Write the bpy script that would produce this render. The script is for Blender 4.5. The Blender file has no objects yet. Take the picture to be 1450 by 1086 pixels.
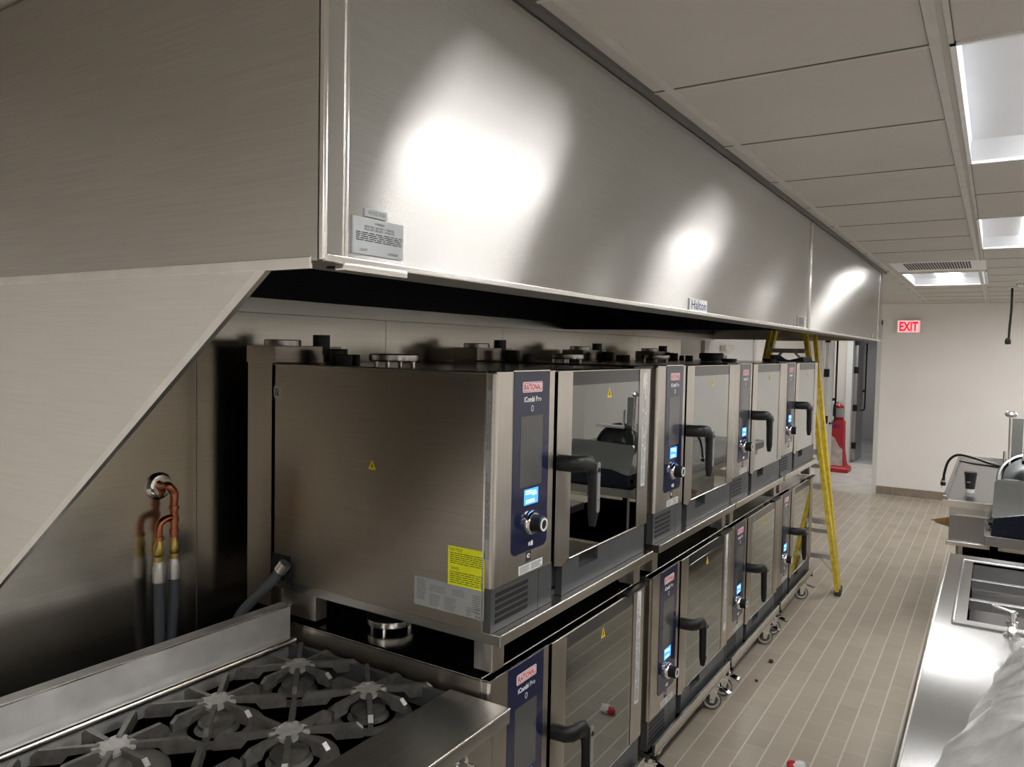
import bpy, bmesh, math, random
from mathutils import Vector, Matrix
random.seed(7)
S = bpy.context.scene
COL = S.collection
PI = math.pi

# ------------------------------------------------------------------ materials
def new_mat(name):
    m = bpy.data.materials.new(name); m.use_nodes = True
    nt = m.node_tree; b = nt.nodes['Principled BSDF']
    return m, nt, b
def L(nt, a, b): nt.links.new(a, b)
def ramp(nt, fac, stops):
    r = nt.nodes.new('ShaderNodeValToRGB')
    e = r.color_ramp.elements
    e[0].position, e[0].color = stops[0][0], (*stops[0][1], 1)
    e[1].position, e[1].color = stops[1][0], (*stops[1][1], 1)
    for p, c in stops[2:]:
        n = e.new(p); n.color = (*c, 1)
    L(nt, fac, r.inputs[0]); return r.outputs[0]
def objco(nt, scale):
    t = nt.nodes.new('ShaderNodeTexCoord'); mp = nt.nodes.new('ShaderNodeMapping')
    mp.inputs['Scale'].default_value = scale
    L(nt, t.outputs['Object'], mp.inputs[0]); return mp.outputs[0]
def noise(nt, vec, scale, detail=2, rough=.5):
    n = nt.nodes.new('ShaderNodeTexNoise'); n.inputs['Scale'].default_value = scale
    n.inputs['Detail'].default_value = detail; n.inputs['Roughness'].default_value = rough
    L(nt, vec, n.inputs['Vector']); return n.outputs['Fac']
def bump(nt, b, h, strength, dist):
    bp = nt.nodes.new('ShaderNodeBump'); bp.inputs['Strength'].default_value = strength
    bp.inputs['Distance'].default_value = dist
    L(nt, h, bp.inputs['Height']); L(nt, bp.outputs[0], b.inputs['Normal'])
def steel(name, col=(.56, .545, .52), rough=.27, aniso=.75, tan=(0, 0, 1), brush=(3, 3, 300), wave=0.0, wscale=1.6, spread=.25):
    """brushed stainless: `tan` is the direction highlights stretch in, `brush` the noise scale per axis"""
    m, nt, b = new_mat(name)
    b.inputs['Metallic'].default_value = 1
    b.inputs['Anisotropic'].default_value = aniso
    c = nt.nodes.new('ShaderNodeCombineXYZ')
    for i in range(3): c.inputs[i].default_value = tan[i]
    L(nt, c.outputs[0], b.inputs['Tangent'])
    v = objco(nt, brush); n = noise(nt, v, 1, 2)
    d = spread
    L(nt, ramp(nt, n, [(.25, tuple(x*(1-d*.35) for x in col)), (.75, tuple(min(1, x*(1+d*.25)) for x in col))]), b.inputs['Base Color'])
    v2 = objco(nt, (1, 1, 1)); n2 = noise(nt, v2, 2.3, 3)
    mr = nt.nodes.new('ShaderNodeMapRange'); mr.inputs['From Min'].default_value = .3; mr.inputs['From Max'].default_value = .7
    mr.inputs['To Min'].default_value = rough*.95; mr.inputs['To Max'].default_value = rough*1.07
    L(nt, n2, mr.inputs[0]); L(nt, mr.outputs[0], b.inputs['Roughness'])
    if wave:
        n3 = noise(nt, v2, wscale, 1); bump(nt, b, n3, 1.0, wave)
    return m
def brushed(name, col=(.55, .54, .52), ax=.22, ay=.012, tan=(0, 0, 1), brush=(4, 4, 260), var=.10, dif=.0, lobe=0.0, wave=0.0, wscale=2.0):
    """strongly brushed sheet: highlight spread ax along tan, ay across it"""
    m, nt, b = new_mat(name); nt.nodes.remove(b)
    g = nt.nodes.new('ShaderNodeBsdfAnisotropic'); g.distribution = 'GGX'
    g.inputs['Roughness'].default_value = math.sqrt(math.sqrt(ax*ay)); g.inputs['Anisotropy'].default_value = math.sqrt(ay/ax)-1
    c = nt.nodes.new('ShaderNodeCombineXYZ')
    for i in range(3): c.inputs[i].default_value = tan[i]
    L(nt, c.outputs[0], g.inputs['Tangent'])
    n = noise(nt, objco(nt, brush), 1, 2)
    L(nt, ramp(nt, n, [(.25, tuple(x*(1-var) for x in col)), (.75, tuple(min(1, x*(1+var)) for x in col))]), g.inputs['Color'])
    if lobe:
        g2 = nt.nodes.new('ShaderNodeBsdfAnisotropic'); g2.distribution = 'GGX'; L(nt, c.outputs[0], g2.inputs['Tangent'])
        g2.inputs['Roughness'].default_value = math.sqrt(math.sqrt(ax*.16*ay)); g2.inputs['Anisotropy'].default_value = math.sqrt(ay/(ax*.16))-1
        L(nt, g.inputs['Color'].links[0].from_socket, g2.inputs['Color'])
        ml = nt.nodes.new('ShaderNodeMixShader'); ml.inputs[0].default_value = lobe
        L(nt, g.outputs[0], ml.inputs[1]); L(nt, g2.outputs[0], ml.inputs[2]); g = ml
    if wave:
        bp = nt.nodes.new('ShaderNodeBump'); bp.inputs['Strength'].default_value = 1; bp.inputs['Distance'].default_value = wave
        L(nt, noise(nt, objco(nt, (1, 1, 1)), wscale, 1), bp.inputs['Height']); L(nt, bp.outputs[0], g.inputs['Normal'])
    d = nt.nodes.new('ShaderNodeBsdfDiffuse'); d.inputs[0].default_value = (*col, 1)
    mx = nt.nodes.new('ShaderNodeMixShader'); mx.inputs[0].default_value = dif
    L(nt, g.outputs[0], mx.inputs[1]); L(nt, d.outputs[0], mx.inputs[2])
    L(nt, mx.outputs[0], nt.nodes['Material Output'].inputs[0]); return m
def plain(name, col, rough=.5, metal=0.0, spec=.5, var=.06, nscale=14, bmp=0.0, coat=0.0):
    m, nt, b = new_mat(name)
    v = objco(nt, (1, 1, 1)); n = noise(nt, v, nscale, 3)
    L(nt, ramp(nt, n, [(.3, tuple(x*(1-var) for x in col)), (.7, tuple(min(1, x*(1+var)) for x in col))]), b.inputs['Base Color'])
    b.inputs['Roughness'].default_value = rough; b.inputs['Metallic'].default_value = metal
    b.inputs['Specular IOR Level'].default_value = spec
    b.inputs['Coat Weight'].default_value = coat
    if bmp: bump(nt, b, n, .5, bmp)
    return m
def emis(name, col, st):
    m, nt, b = new_mat(name)
    b.inputs['Base Color'].default_value = (*col, 1)
    b.inputs['Emission Color'].default_value = (*col, 1); b.inputs['Emission Strength'].default_value = st
    return m
def glass(name, tint=(.35, .36, .35), ior=2.1, rough=.015, gain=1.75):
    m, nt, b = new_mat(name); nt.nodes.remove(b)
    tr = nt.nodes.new('ShaderNodeBsdfTransparent'); tr.inputs[0].default_value = (*tint, 1)
    gl = nt.nodes.new('ShaderNodeBsdfGlossy'); gl.inputs['Roughness'].default_value = rough
    gl.inputs['Color'].default_value = (.93, .96, .95, 1)
    fr = nt.nodes.new('ShaderNodeFresnel'); fr.inputs[0].default_value = ior
    mx = nt.nodes.new('ShaderNodeMixShader')
    mu = nt.nodes.new('ShaderNodeMath'); mu.operation = 'MULTIPLY'; mu.use_clamp = True; mu.inputs[1].default_value = gain; L(nt, fr.outputs[0], mu.inputs[0])
    L(nt, mu.outputs[0], mx.inputs[0]); L(nt, tr.outputs[0], mx.inputs[1]); L(nt, gl.outputs[0], mx.inputs[2])
    L(nt, mx.outputs[0], nt.nodes['Material Output'].inputs[0]); return m
def film(name):
    m, nt, b = new_mat(name); nt.nodes.remove(b)
    tr = nt.nodes.new('ShaderNodeBsdfTransparent'); tr.inputs[0].default_value = (.93, .93, .93, 1)
    df = nt.nodes.new('ShaderNodeBsdfDiffuse'); df.inputs[0].default_value = (.93, .93, .93, 1)
    gl = nt.nodes.new('ShaderNodeBsdfGlossy'); gl.inputs['Roughness'].default_value = .16
    v = objco(nt, (1, 1, 1)); n = noise(nt, v, 9, 3)
    mr = nt.nodes.new('ShaderNodeMapRange'); mr.inputs['To Min'].default_value = .10; mr.inputs['To Max'].default_value = .72
    L(nt, n, mr.inputs[0])
    m1 = nt.nodes.new('ShaderNodeMixShader'); L(nt, mr.outputs[0], m1.inputs[0]); L(nt, tr.outputs[0], m1.inputs[1]); L(nt, df.outputs[0], m1.inputs[2])
    fr = nt.nodes.new('ShaderNodeFresnel'); fr.inputs[0].default_value = 1.3
    m2 = nt.nodes.new('ShaderNodeMixShader'); L(nt, fr.outputs[0], m2.inputs[0]); L(nt, m1.outputs[0], m2.inputs[1]); L(nt, gl.outputs[0], m2.inputs[2])
    L(nt, m2.outputs[0], nt.nodes['Material Output'].inputs[0]); return m
def tile_floor(name):
    m, nt, b = new_mat(name)
    geo = nt.nodes.new('ShaderNodeTexCoord'); sep = nt.nodes.new('ShaderNodeSeparateXYZ'); L(nt, geo.outputs['Object'], sep.inputs[0])
    def mth(op, a, c=None, d=None):
        n = nt.nodes.new('ShaderNodeMath'); n.operation = op
        for i, x in enumerate((a, c, d)):
            if x is None: continue
            if isinstance(x, (int, float)): n.inputs[i].default_value = x
            else: L(nt, x, n.inputs[i])
        return n.outputs[0]
    xs = mth('DIVIDE', mth('ADD', sep.outputs[0], 20 + .024), .1)
    row = mth('FLOOR', xs)
    off = mth('MULTIPLY', mth('MODULO', row, 2), .5)
    ys = mth('ADD', mth('DIVIDE', mth('ADD', sep.outputs[1], 20 - .045), .2), off)
    colr = mth('FLOOR', ys)
    lx = mth('GREATER_THAN', mth('ABSOLUTE', mth('SUBTRACT', mth('FRACT', xs), .5)), .463)
    ly = mth('GREATER_THAN', mth('ABSOLUTE', mth('SUBTRACT', mth('FRACT', ys), .5)), .487)
    line = mth('MAXIMUM', lx, mth('MULTIPLY', ly, .35))
    cv = nt.nodes.new('ShaderNodeCombineXYZ'); L(nt, row, cv.inputs[0]); L(nt, colr, cv.inputs[1])
    wn = nt.nodes.new('ShaderNodeTexWhiteNoise'); wn.noise_dimensions = '2D'; L(nt, cv.outputs[0], wn.inputs['Vector'])
    tile = ramp(nt, wn.outputs['Value'], [(0, (.385, .338, .272)), (1, (.445, .393, .318))])
    n = noise(nt, geo.outputs['Object'], 1.3, 4)
    dirt = ramp(nt, n, [(.3, (.86, .85, .83)), (.7, (1.08, 1.08, 1.08))])
    mm = nt.nodes.new('ShaderNodeMix'); mm.data_type = 'RGBA'; mm.blend_type = 'MULTIPLY'; mm.inputs[0].default_value = 1
    L(nt, tile, mm.inputs[6]); L(nt, dirt, mm.inputs[7])
    m2 = nt.nodes.new('ShaderNodeMix'); m2.data_type = 'RGBA'; L(nt, line, m2.inputs[0])
    L(nt, mm.outputs[2], m2.inputs[6]); m2.inputs[7].default_value = (.60, .56, .50, 1)
    L(nt, m2.outputs[2], b.inputs['Base Color'])
    b.inputs['Roughness'].default_value = .42
    bump(nt, b, mth('SUBTRACT', 1, line), .3, .001)
    return m

HOOD = brushed('hood_steel', (.57, .56, .545), .42, .010, (0, 0, 1), (4, 4, 260), .05, .05, .16)
HOODE = steel('hood_end_steel', (.52, .50, .465), .33, .6, (0, 0, 1), (4, 4, 260), wave=.004, wscale=1.5)
SKIRT = brushed('skirt_steel', (.84, .815, .77), .35, .07, (0, 0, 1), (4, 4, 260), .05, .22, 0.0, .011, 2.4)
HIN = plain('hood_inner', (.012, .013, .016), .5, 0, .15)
STV = steel('steel_vertical', (.64, .61, .565), .30, .7, (0, 1, 0), (260, 260, 3))
STH = steel('steel_horizontal', (.62, .60, .57), .25, .6, (0, 0, 1), (3, 3, 260))
STT = steel('steel_top', (.60, .59, .575), .26, .6, (1, 0, 0), (260, 3, 3))
SIDE = steel('oven_side', (.50, .455, .40), .30, .75, (0, 0, 1), (3, 3, 240), wave=.002, wscale=2)
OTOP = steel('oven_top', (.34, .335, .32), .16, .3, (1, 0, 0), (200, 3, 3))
CLAD = steel('cladding', (.60, .57, .52), .22, .3, (0, 0, 1), (3, 3, 260), wave=.0015, wscale=1.6)
WHITESTEEL = brushed('counter_steel', (.52, .52, .525), .16, .014, (1, 0, 0), (3, 220, 3), .06, .06)
RANGE = steel('range_steel', (.62, .615, .60), .30, .5, (1, 0, 0), (220, 3, 3))
BSPL = brushed('backsplash_steel', (.78, .78, .775), .30, .16, (0, 0, 1), (5, 9, 9), .22, .22, 0.0, .006, 7)
CHROME = plain('chrome', (.82, .82, .82), .08, 1)
BRIGHT = plain('bright_edge', (.85, .83, .8), .22, 1)
ALU = plain('aluminium', (.74, .74, .73), .35, 1)
IRON = plain('cast_iron', (.25, .24, .225), .36, .7, var=.2, nscale=40, bmp=.0006)
IRONT = plain('worn_iron', (.66, .65, .63), .34, .55, var=.15, nscale=60)
TRAY = plain('drip_tray', (.66, .63, .59), .36, .5, var=.25, nscale=9)
DGREY = plain('dark_grey_plastic', (.062, .066, .072), .42)
BLACK = plain('black_plastic', (.010, .010, .011), .42, 0, .35)
BLACKM = plain('black_matte', (.008, .008, .009), .6)
NAVY = plain('navy_panel', (.013, .017, .055), .12, 0, .6, var=.02)
SCREEN = plain('dark_screen', (.075, .078, .08), .10, 0, .6, var=.02)
BLUE = emis('blue_display', (.06, .27, .85), 1.1)
CYAN = emis('pale_display_text', (.6, .85, 1), 1.3)
RED = plain('sign_red', (.62, .02, .04), .4)
WHITE = plain('white_plastic', (.82, .82, .82), .45)
PRINTW = plain('white_print', (.85, .87, .9), .5)
PRINTK = plain('black_print', (.02, .02, .02), .6)
PRINTG = plain('grey_print', (.16, .17, .17), .6)
PRINTN = plain('blue_print', (.05, .04, .16), .6)
LABEL = plain('silver_label', (.36, .37, .37), .45, 0)
LABELB = plain('light_label', (.72, .74, .75), .5)
PLATE = plain('grey_plate', (.50, .535, .56), .5, 0)
YELLOW = plain('notice_yellow', (.83, .87, .01), .5)
WARN = plain('warning_yellow', (.85, .62, .02), .5)
GBORD = plain('glass_border', (.018, .022, .026), .08, 0, .7, var=.02)
OVG = glass('oven_glass')
CAVW = steel('cavity_steel', (.30, .29, .27), .33, .3, (0, 0, 1))
COPPER = plain('copper', (.52, .19, .10), .28, 1, var=.2, nscale=30)
BRASS = plain('brass', (.66, .50, .16), .3, 1, var=.2, nscale=30)
HOSE = plain('grey_hose', (.075, .085, .1), .42)
CEIL = plain('ceiling_tile', (.56, .535, .50), .85, var=.03, nscale=3)
GRID = plain('ceiling_grid_white', (.58, .565, .545), .5)
DARKTRIM = plain('dark_trim', (.16, .155, .15), .5, .5)
WALLW = plain('white_wall', (.93, .91, .895), .7, var=.02, nscale=2)
WALLR = plain('room_wall', (.84, .82, .79), .7, var=.02, nscale=2)
WALLG = plain('grey_wall', (.42, .42, .43), .7, var=.03, nscale=2)
WALLB = plain('beige_wall', (.62, .59, .54), .7, var=.02, nscale=2)
CONC = plain('concrete', (.50, .475, .44), .55, var=.14, nscale=5)
CONCG = plain('dark_concrete', (.30, .30, .30), .5, var=.2, nscale=3)
BASET = plain('base_tile', (.28, .225, .17), .5, var=.12, nscale=12)
DOORW = plain('door_white', (.70, .70, .69), .45, var=.02, nscale=2)
TROFF = plain('troffer_white', (.86, .89, .95), .4, var=.01)
LAMP = emis('lamp_lens', (1, .985, .955), 24)
EXITR = emis('exit_red', (.85, .0, .03), .8)
EXITW = plain('exit_white', (.9, .75, .75), .4)
FIBER = plain('yellow_fibreglass', (.62, .46, .03), .45, var=.25, nscale=30)
FEET = plain('dark_rubber', (.05, .05, .055), .6)
EXRED = plain('extinguisher_red', (.34, .012, .02), .3)
STRED = plain('stand_red', (.60, .035, .055), .45, var=.12, nscale=10)
STPALE = plain('stand_pale', (.66, .55, .51), .5, var=.2, nscale=10)
CUPB = plain('cup_black', (.012, .013, .018), .4)
FILM = film('clear_film')
PAPER = plain('brown_paper', (.45, .30, .12), .7, var=.25, nscale=30)
NAVYB = plain('slicer_body', (.012, .016, .032), .22, .3)
SLIC = steel('slicer_steel', (.36, .38, .385), .25, .6, (1, 0, 0), (3, 3, 200))
WHEEL = plain('wheel_grey', (.52, .50, .48), .45)
FLOORM = tile_floor('floor_tile')

# ------------------------------------------------------------------ mesh builder
class MB:
    def __init__(self): self.bm = bmesh.new()
    def _merge(self, t):
        me = bpy.data.meshes.new('tmp'); t.to_mesh(me); t.free()
        self.bm.from_mesh(me); bpy.data.meshes.remove(me)
    def box(self, x0, x1, y0, y1, z0, z1, b=0.0, seg=2):
        t = bmesh.new(); bmesh.ops.create_cube(t, size=1)
        for v in t.verts:
            v.co = Vector(((x0+x1)/2 + v.co.x*(x1-x0), (y0+y1)/2 + v.co.y*(y1-y0), (z0+z1)/2 + v.co.z*(z1-z0)))
        if b > 0:
            bmesh.ops.bevel(t, geom=t.edges[:], offset=b, segments=seg, profile=.5, affect='EDGES')
        self._merge(t); return self
    def obox(self, c, ax, ay, az, sx, sy, sz, b=0.0):
        t = bmesh.new(); bmesh.ops.create_cube(t, size=1)
        ax, ay, az = Vector(ax).normalized(), Vector(ay).normalized(), Vector(az).normalized()
        if b > 0:
            for v in t.verts: v.co = Vector((v.co.x*sx, v.co.y*sy, v.co.z*sz))
            bmesh.ops.bevel(t, geom=t.edges[:], offset=b, segments=2, profile=.5, affect='EDGES')
            sx = sy = sz = 1
        for v in t.verts: v.co = Vector(c) + ax*v.co.x*sx + ay*v.co.y*sy + az*v.co.z*sz
        self._merge(t); return self
    def bar(self, p0, p1, w, h, up=(0, 0, 1), b=0.0):
        p0, p1 = Vector(p0), Vector(p1); d = (p1-p0); u = Vector(up); s = d.cross(u).normalized(); u = s.cross(d).normalized()
        return self.obox((p0+p1)/2, d, s, u, d.length, w, h, b)
    def poly(self, pts, thick):
        """flat polygon extruded along vector thick"""
        t = bmesh.new(); vs = [t.verts.new(Vector(p)) for p in pts]
        f = t.faces.new(vs); th = Vector(thick)
        if th.length > 0:
            r = bmesh.ops.extrude_face_region(t, geom=[f])
            for v in r['geom']:
                if isinstance(v, bmesh.types.BMVert): v.co += th
            bmesh.ops.recalc_face_normals(t, faces=t.faces[:])
        self._merge(t); return self
    def quad(self, a, b, c, d): return self.poly((a, b, c, d), (0, 0, 0))
    def cyl(self, p0, p1, r, r2=None, seg=24, cap=True):
        p0, p1 = Vector(p0), Vector(p1); d = p1-p0; r2 = r if r2 is None else r2
        t = bmesh.new(); bmesh.ops.create_cone(t, cap_ends=cap, segments=seg, radius1=r, radius2=r2, depth=d.length)
        q = Vector((0, 0, 1)).rotation_difference(d.normalized()).to_matrix().to_4x4()
        bmesh.ops.transform(t, matrix=Matrix.Translation((p0+p1)/2) @ q, verts=t.verts[:])
        self._merge(t); return self
    def lathe(self, c, axis, prof, seg=32):
        """prof: list of (r, h) along axis from c"""
        a = Vector(axis).normalized(); u = a.orthogonal().normalized(); w = a.cross(u); t = bmesh.new(); rings = []
        for r, h in prof:
            ring = []
            for i in range(seg):
                th = 2*PI*i/seg
                ring.append(t.verts.new(Vector(c) + a*h + (u*math.cos(th) + w*math.sin(th))*max(r, 1e-5)))
            rings.append(ring)
        for k in range(len(rings)-1):
            for i in range(seg):
                t.faces.new((rings[k][i], rings[k][(i+1) % seg], rings[k+1][(i+1) % seg], rings[k+1][i]))
        t.faces.new(rings[0][::-1]); t.faces.new(rings[-1])
        bmesh.ops.recalc_face_normals(t, faces=t.faces[:]); self._merge(t); return self
    def tube(self, pts, r, seg=12, smooth=True):
        pts = [Vector(p) for p in pts]
        if smooth and len(pts) > 2:
            out = []
            for i in range(len(pts)-1):
                p0, p1, p2, p3 = pts[max(i-1, 0)], pts[i], pts[i+1], pts[min(i+2, len(pts)-1)]
                for k in range(8):
                    s = k/8
                    out.append(.5*((2*p1) + (-p0+p2)*s + (2*p0-5*p1+4*p2-p3)*s*s + (-p0+3*p1-3*p2+p3)*s**3))
            out.append(pts[-1]); pts = out
        t = bmesh.new(); rings = []; n = None
        for i, p in enumerate(pts):
            d = (pts[min(i+1, len(pts)-1)] - pts[max(i-1, 0)]).normalized()
            n = d.orthogonal().normalized() if n is None else (n - d*n.dot(d)).normalized()
            w = d.cross(n)
            rings.append([t.verts.new(p + (n*math.cos(2*PI*k/seg) + w*math.sin(2*PI*k/seg))*r) for k in range(seg)])
        for k in range(len(rings)-1):
            for i in range(seg): t.faces.new((rings[k][i], rings[k][(i+1) % seg], rings[k+1][(i+1) % seg], rings[k+1][i]))
        t.faces.new(rings[0][::-1]); t.faces.new(rings[-1])
        bmesh.ops.recalc_face_normals(t, faces=t.faces[:]); self._merge(t); return self
    def text(self, s, c, u, v, w=None, h=None, off=0.0):
        """flat lettering centred at c, running along u, up along v, fitted to width w / cap height h"""
        cu = bpy.data.curves.new('t', 'FONT'); cu.body = s; cu.resolution_u = 2; cu.offset = off
        o = bpy.data.objects.new('t', cu); COL.objects.link(o)
        dg = bpy.context.evaluated_depsgraph_get(); dg.update()
        me = bpy.data.meshes.new_from_object(o.evaluated_get(dg))
        xs = [p.co.x for p in me.vertices]; ys = [p.co.y for p in me.vertices]
        x0, x1, y0, y1 = min(xs), max(xs), min(ys), max(ys)
        sy = h/(y1-y0) if h else w/(x1-x0); sx = w/(x1-x0) if w else sy
        u, v = Vector(u), Vector(v)
        for p in me.vertices:
            p.co = Vector(c) + u*((p.co.x-(x0+x1)/2)*sx) + v*((p.co.y-(y0+y1)/2)*sy)
        self.bm.from_mesh(me); bpy.data.meshes.remove(me)
        bpy.data.objects.remove(o); bpy.data.curves.remove(cu); return self
    def dashes(self, c, u, v, w, h, rows, rnd, fill=.9, lh=.55, ragged=True):
        """a block of fine print: rows of small word-length strokes"""
        u, v, c = Vector(u), Vector(v), Vector(c); step = h/rows
        for r in range(rows):
            y = h/2 - (r+.5)*step; x = -w/2; end = w/2*(1 if not ragged else rnd.uniform(.55, 1))
            while x < end:
                l = min(rnd.uniform(.03, .1)*max(w, .05)*2, end-x)
                if l > .001:
                    a = c + u*x + v*(y-step*lh/2); self.quad(a, a+u*l, a+u*l+v*step*lh, a+v*step*lh)
                x += l + .012*max(w, .06)*2
        return self
    def rrect(self, c, u, v, w, h, r, th, seg=5, corners=(1, 1, 1, 1)):
        u, v, c = Vector(u).normalized(), Vector(v).normalized(), Vector(c); pts = []
        for i, (sx, sy) in enumerate(((1, 1), (-1, 1), (-1, -1), (1, -1))):
            if not corners[i]:
                pts.append(c + u*sx*w/2 + v*sy*h/2); continue
            for k in range(seg+1):
                a = PI/2*(i + k/seg)
                pts.append(c + u*(sx*(w/2-r) + r*math.cos(a)) + v*(sy*(h/2-r) + r*math.sin(a)))
        return self.poly(pts, th)
    def build(self, name, mat, parent=None, loc=None, sharp=35):
        me = bpy.data.meshes.new(name); self.bm.to_mesh(me); self.bm.free()
        if len(me.polygons):
            me.shade_smooth(); me.set_sharp_from_angle(angle=math.radians(sharp))
        me.materials.append(mat)
        o = bpy.data.objects.new(name, me); COL.objects.link(o)
        if loc: 
            me.transform(Matrix.Translation(-Vector(loc))); o.location = loc
        if len(me.polygons) < 6000:
            wn = o.modifiers.new('weighted_normals', 'WEIGHTED_NORMAL'); wn.keep_sharp = True; wn.weight = 100
        if parent: o.parent = parent
        return o
def B(*a, **k): return MB().box(*a, **k)
def thing(name, label, cat, loc=(0, 0, 0), rz=0, group=None):
    o = bpy.data.objects.new(name, None); COL.objects.link(o); o.empty_display_size = .1
    o.location = loc; o.rotation_euler.z = rz; o['label'] = label; o['category'] = cat
    if group: o['group'] = group
    return o
def tag(o, label, cat, group=None):
    o['label'] = label; o['category'] = cat
    if group: o['group'] = group
    return o
def struct(o): o['kind'] = 'structure'; return o
def dup(root, loc, label=None, group=None, sy=1.0):
    def cp(o, par):
        c = o.copy(); COL.objects.link(c); c.parent = par
        for ch in list(o.children): cp(ch, c)
        return c
    r = cp(root, None); r.location = loc; r.scale = (1, sy, 1)
    if label: r['label'] = label
    if group: r['group'] = group
    return r
X, Y, Z = Vector((1, 0, 0)), Vector((0, 1, 0)), Vector((0, 0, 1))

# ------------------------------------------------------------------ camera
cd = bpy.data.cameras.new('camera'); cam = bpy.data.objects.new('camera', cd); COL.objects.link(cam)
M = Matrix(((.84322, -.04196, .53594, 0), (.53720, .02775, -.84300, 0), (.02050, .99873, .04594, 1.83), (0, 0, 0, 1)))
vy = Vector((1412-725, -(507-543), -1076.426)).normalized(); vx = -Vector((-966-725, -(459-543), -1076.426)).normalized()
vx = (vx - vy*vx.dot(vy)).normalized(); vz = vx.cross(vy)
M = Matrix(((*vx, 0), (*vy, 0), (*vz, 1.83), (0, 0, 0, 1)))
cam.matrix_world = M; cd.sensor_width = 36; cd.lens = 36*1076.426/1450; cd.clip_start = .02
S.camera = cam

# ------------------------------------------------------------------ room shell
XL, XR, YB, YF, ZC = -2.24, 3.4, -2.8, 11.1, 2.51
struct(B(XL-.1, XR+.1, YB-.1, 11.0, -.1, 0).build('floor', FLOORM))
struct(B(-5, 2.4, 11.0, 14.0, -.1, 0).build('floor_corridor', CONC))
struct(B(-5, 2.4, 14.0, 18.1, -.1, -.001).build('floor_back_hall', CONCG))
struct(B(XL-.12, XL, YB, YF, 0, ZC).build('wall_left', WALLW))
struct(B(XR, XR+.1, YB, YF, 0, ZC).build('wall_right', WALLR))
struct(B(XL-.1, XR+.1, YB-.1, YB, 0, ZC).build('wall_rear', WALLR))
m = MB(); m.box(XL, -2.03, YF, YF+.14, 0, ZC); m.box(-2.03, -1.33, YF, YF+.14, 2.25, ZC); m.box(-1.33, XR+.1, YF, YF+.14, 0, ZC)
struct(m.build('wall_far', WALLW))
m = MB(); m.box(-2.06, -2.02, YF-.012, YF+.15, 0, 2.29); m.box(-1.345, -1.29, YF-.012, YF+.15, 0, 2.29); m.box(-2.06, -1.29, YF-.012, YF+.15, 2.235, 2.29)
struct(m.build('trim_1', DOORW))
m = MB()
x = -1.285
while x < XR:
    m.box(x, min(x+.195, XR), YF-.012, YF, 0, .105, .003); x += .2
struct(m.build('baseboard_far', BASET))
# corridor beyond the far doorway
struct(MB().box(-5, -2.09, 14.0, 14.14, 0, ZC).box(-1.2, 2.4, 14.0, 14.14, 0, ZC).box(-2.09, -1.2, 14.0, 14.14, 2.2, ZC).build('wall_corridor', WALLB))
struct(B(-5.1, -5, 11.1, 18.1, 0, ZC).build('wall_corridor_left', WALLB))
struct(B(2.4, 2.5, 11.24, 18.1, 0, ZC).build('wall_corridor_right', WALLB))
struct(B(-5, 2.4, 18.0, 18.1, 0, ZC).build('wall_hall_end', WALLG))
struct(B(-5.1, 2.5, 11.24, 18.1, ZC, ZC+.1).build('ceiling_corridor', CEIL))
struct(B(-2.15, -1.14, 13.97, 14.16, 2.15, 2.22).box(-2.15, -2.06, 13.97, 14.16, 0, 2.15).box(-1.2, -1.14, 13.97, 14.16, 0, 2.15).build('trim_2', DOORW))

# ceiling with openings for the fixtures
fix = [(-.115, 1.915), (-.115, 4.365), (-.115, -.535), (1.79, 1.915), (1.79, 4.365), (1.79, -.535), (1.79, 6.815), (-.70, 7.03), (1.79, 9.0), (-1.55, -2.37), (.515, 8.65)]
FW, FL = .605, 1.215
vent = (-.70, 6.20, .605, .66)
m = MB()
holes = [(a, a+FW, b, b+FL) for a, b in fix] + [(vent[0], vent[0]+vent[2], vent[1], vent[1]+vent[3])]
xs = sorted({XL, XR, *[h[0] for h in holes], *[h[1] for h in holes]}); ys = sorted({YB, YF, *[h[2] for h in holes], *[h[3] for h in holes]})
for i in range(len(xs)-1):
    for j in range(len(ys)-1):
        cx_, cy_ = (xs[i]+xs[i+1])/2, (ys[j]+ys[j+1])/2
        if any(h[0] < cx_ < h[1] and h[2] < cy_ < h[3] for h in holes): continue
        m.quad((xs[i], ys[j], ZC), (xs[i], ys[j+1], ZC), (xs[i+1], ys[j+1], ZC), (xs[i+1], ys[j], ZC))
cl = struct(m.build('ceiling', CEIL))
m = MB()
def inhole(x, y): return any(h[0]-.001 < x < h[1]+.001 and h[2]-.001 < y < h[3]+.001 for h in holes)
for gx, w in ((-.758+.012, .022), (-.142, .022), (-.112+.0, .010), (.505, .022), (1.135, .022), (1.765, .022), (2.41, .022), (3.03, .022)):
    m.box(gx-w/2, gx+w/2, YB, YF, ZC-.004, ZC+.002)
segs = [(-.80, -.757), (-.735, -.153), (-.107, .494), (.516, 1.124), (1.146, 1.754), (1.79, 2.39), (2.43, 3.02), (3.04, XR)]
k = -8
while True:
    gy = 1.915 + .6125*k; k += 1
    if gy > YF: break
    if gy < YB: continue
    for a, b_ in segs:
        if inhole((a+b_)/2, gy): continue
        m.box(a, b_, gy-.006, gy+.006, ZC-.003, ZC+.002)
g = m.build('ceiling_grid', GRID); g.parent = cl
m = MB()
k = -8
while True:      # dark strips paint the shadow gaps beside the tees
    gy = 1.915 + .6125*k - .008; k += 1
    if gy > YF: break
    if gy < YB: continue
    for a, b_ in segs[:4]:
        if inhole((a+b_)/2, gy+.008): continue
        m.box(a, b_, gy-.002, gy+.002, ZC-.0015, ZC+.002)
m.box(-.759, -.757, YB, YF, ZC-.0015, ZC+.002).box(-.155, -.153, YB, YF, ZC-.0015, ZC+.002).box(-.106, -.1045, YB, YF, ZC-.0015, ZC+.002)
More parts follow.
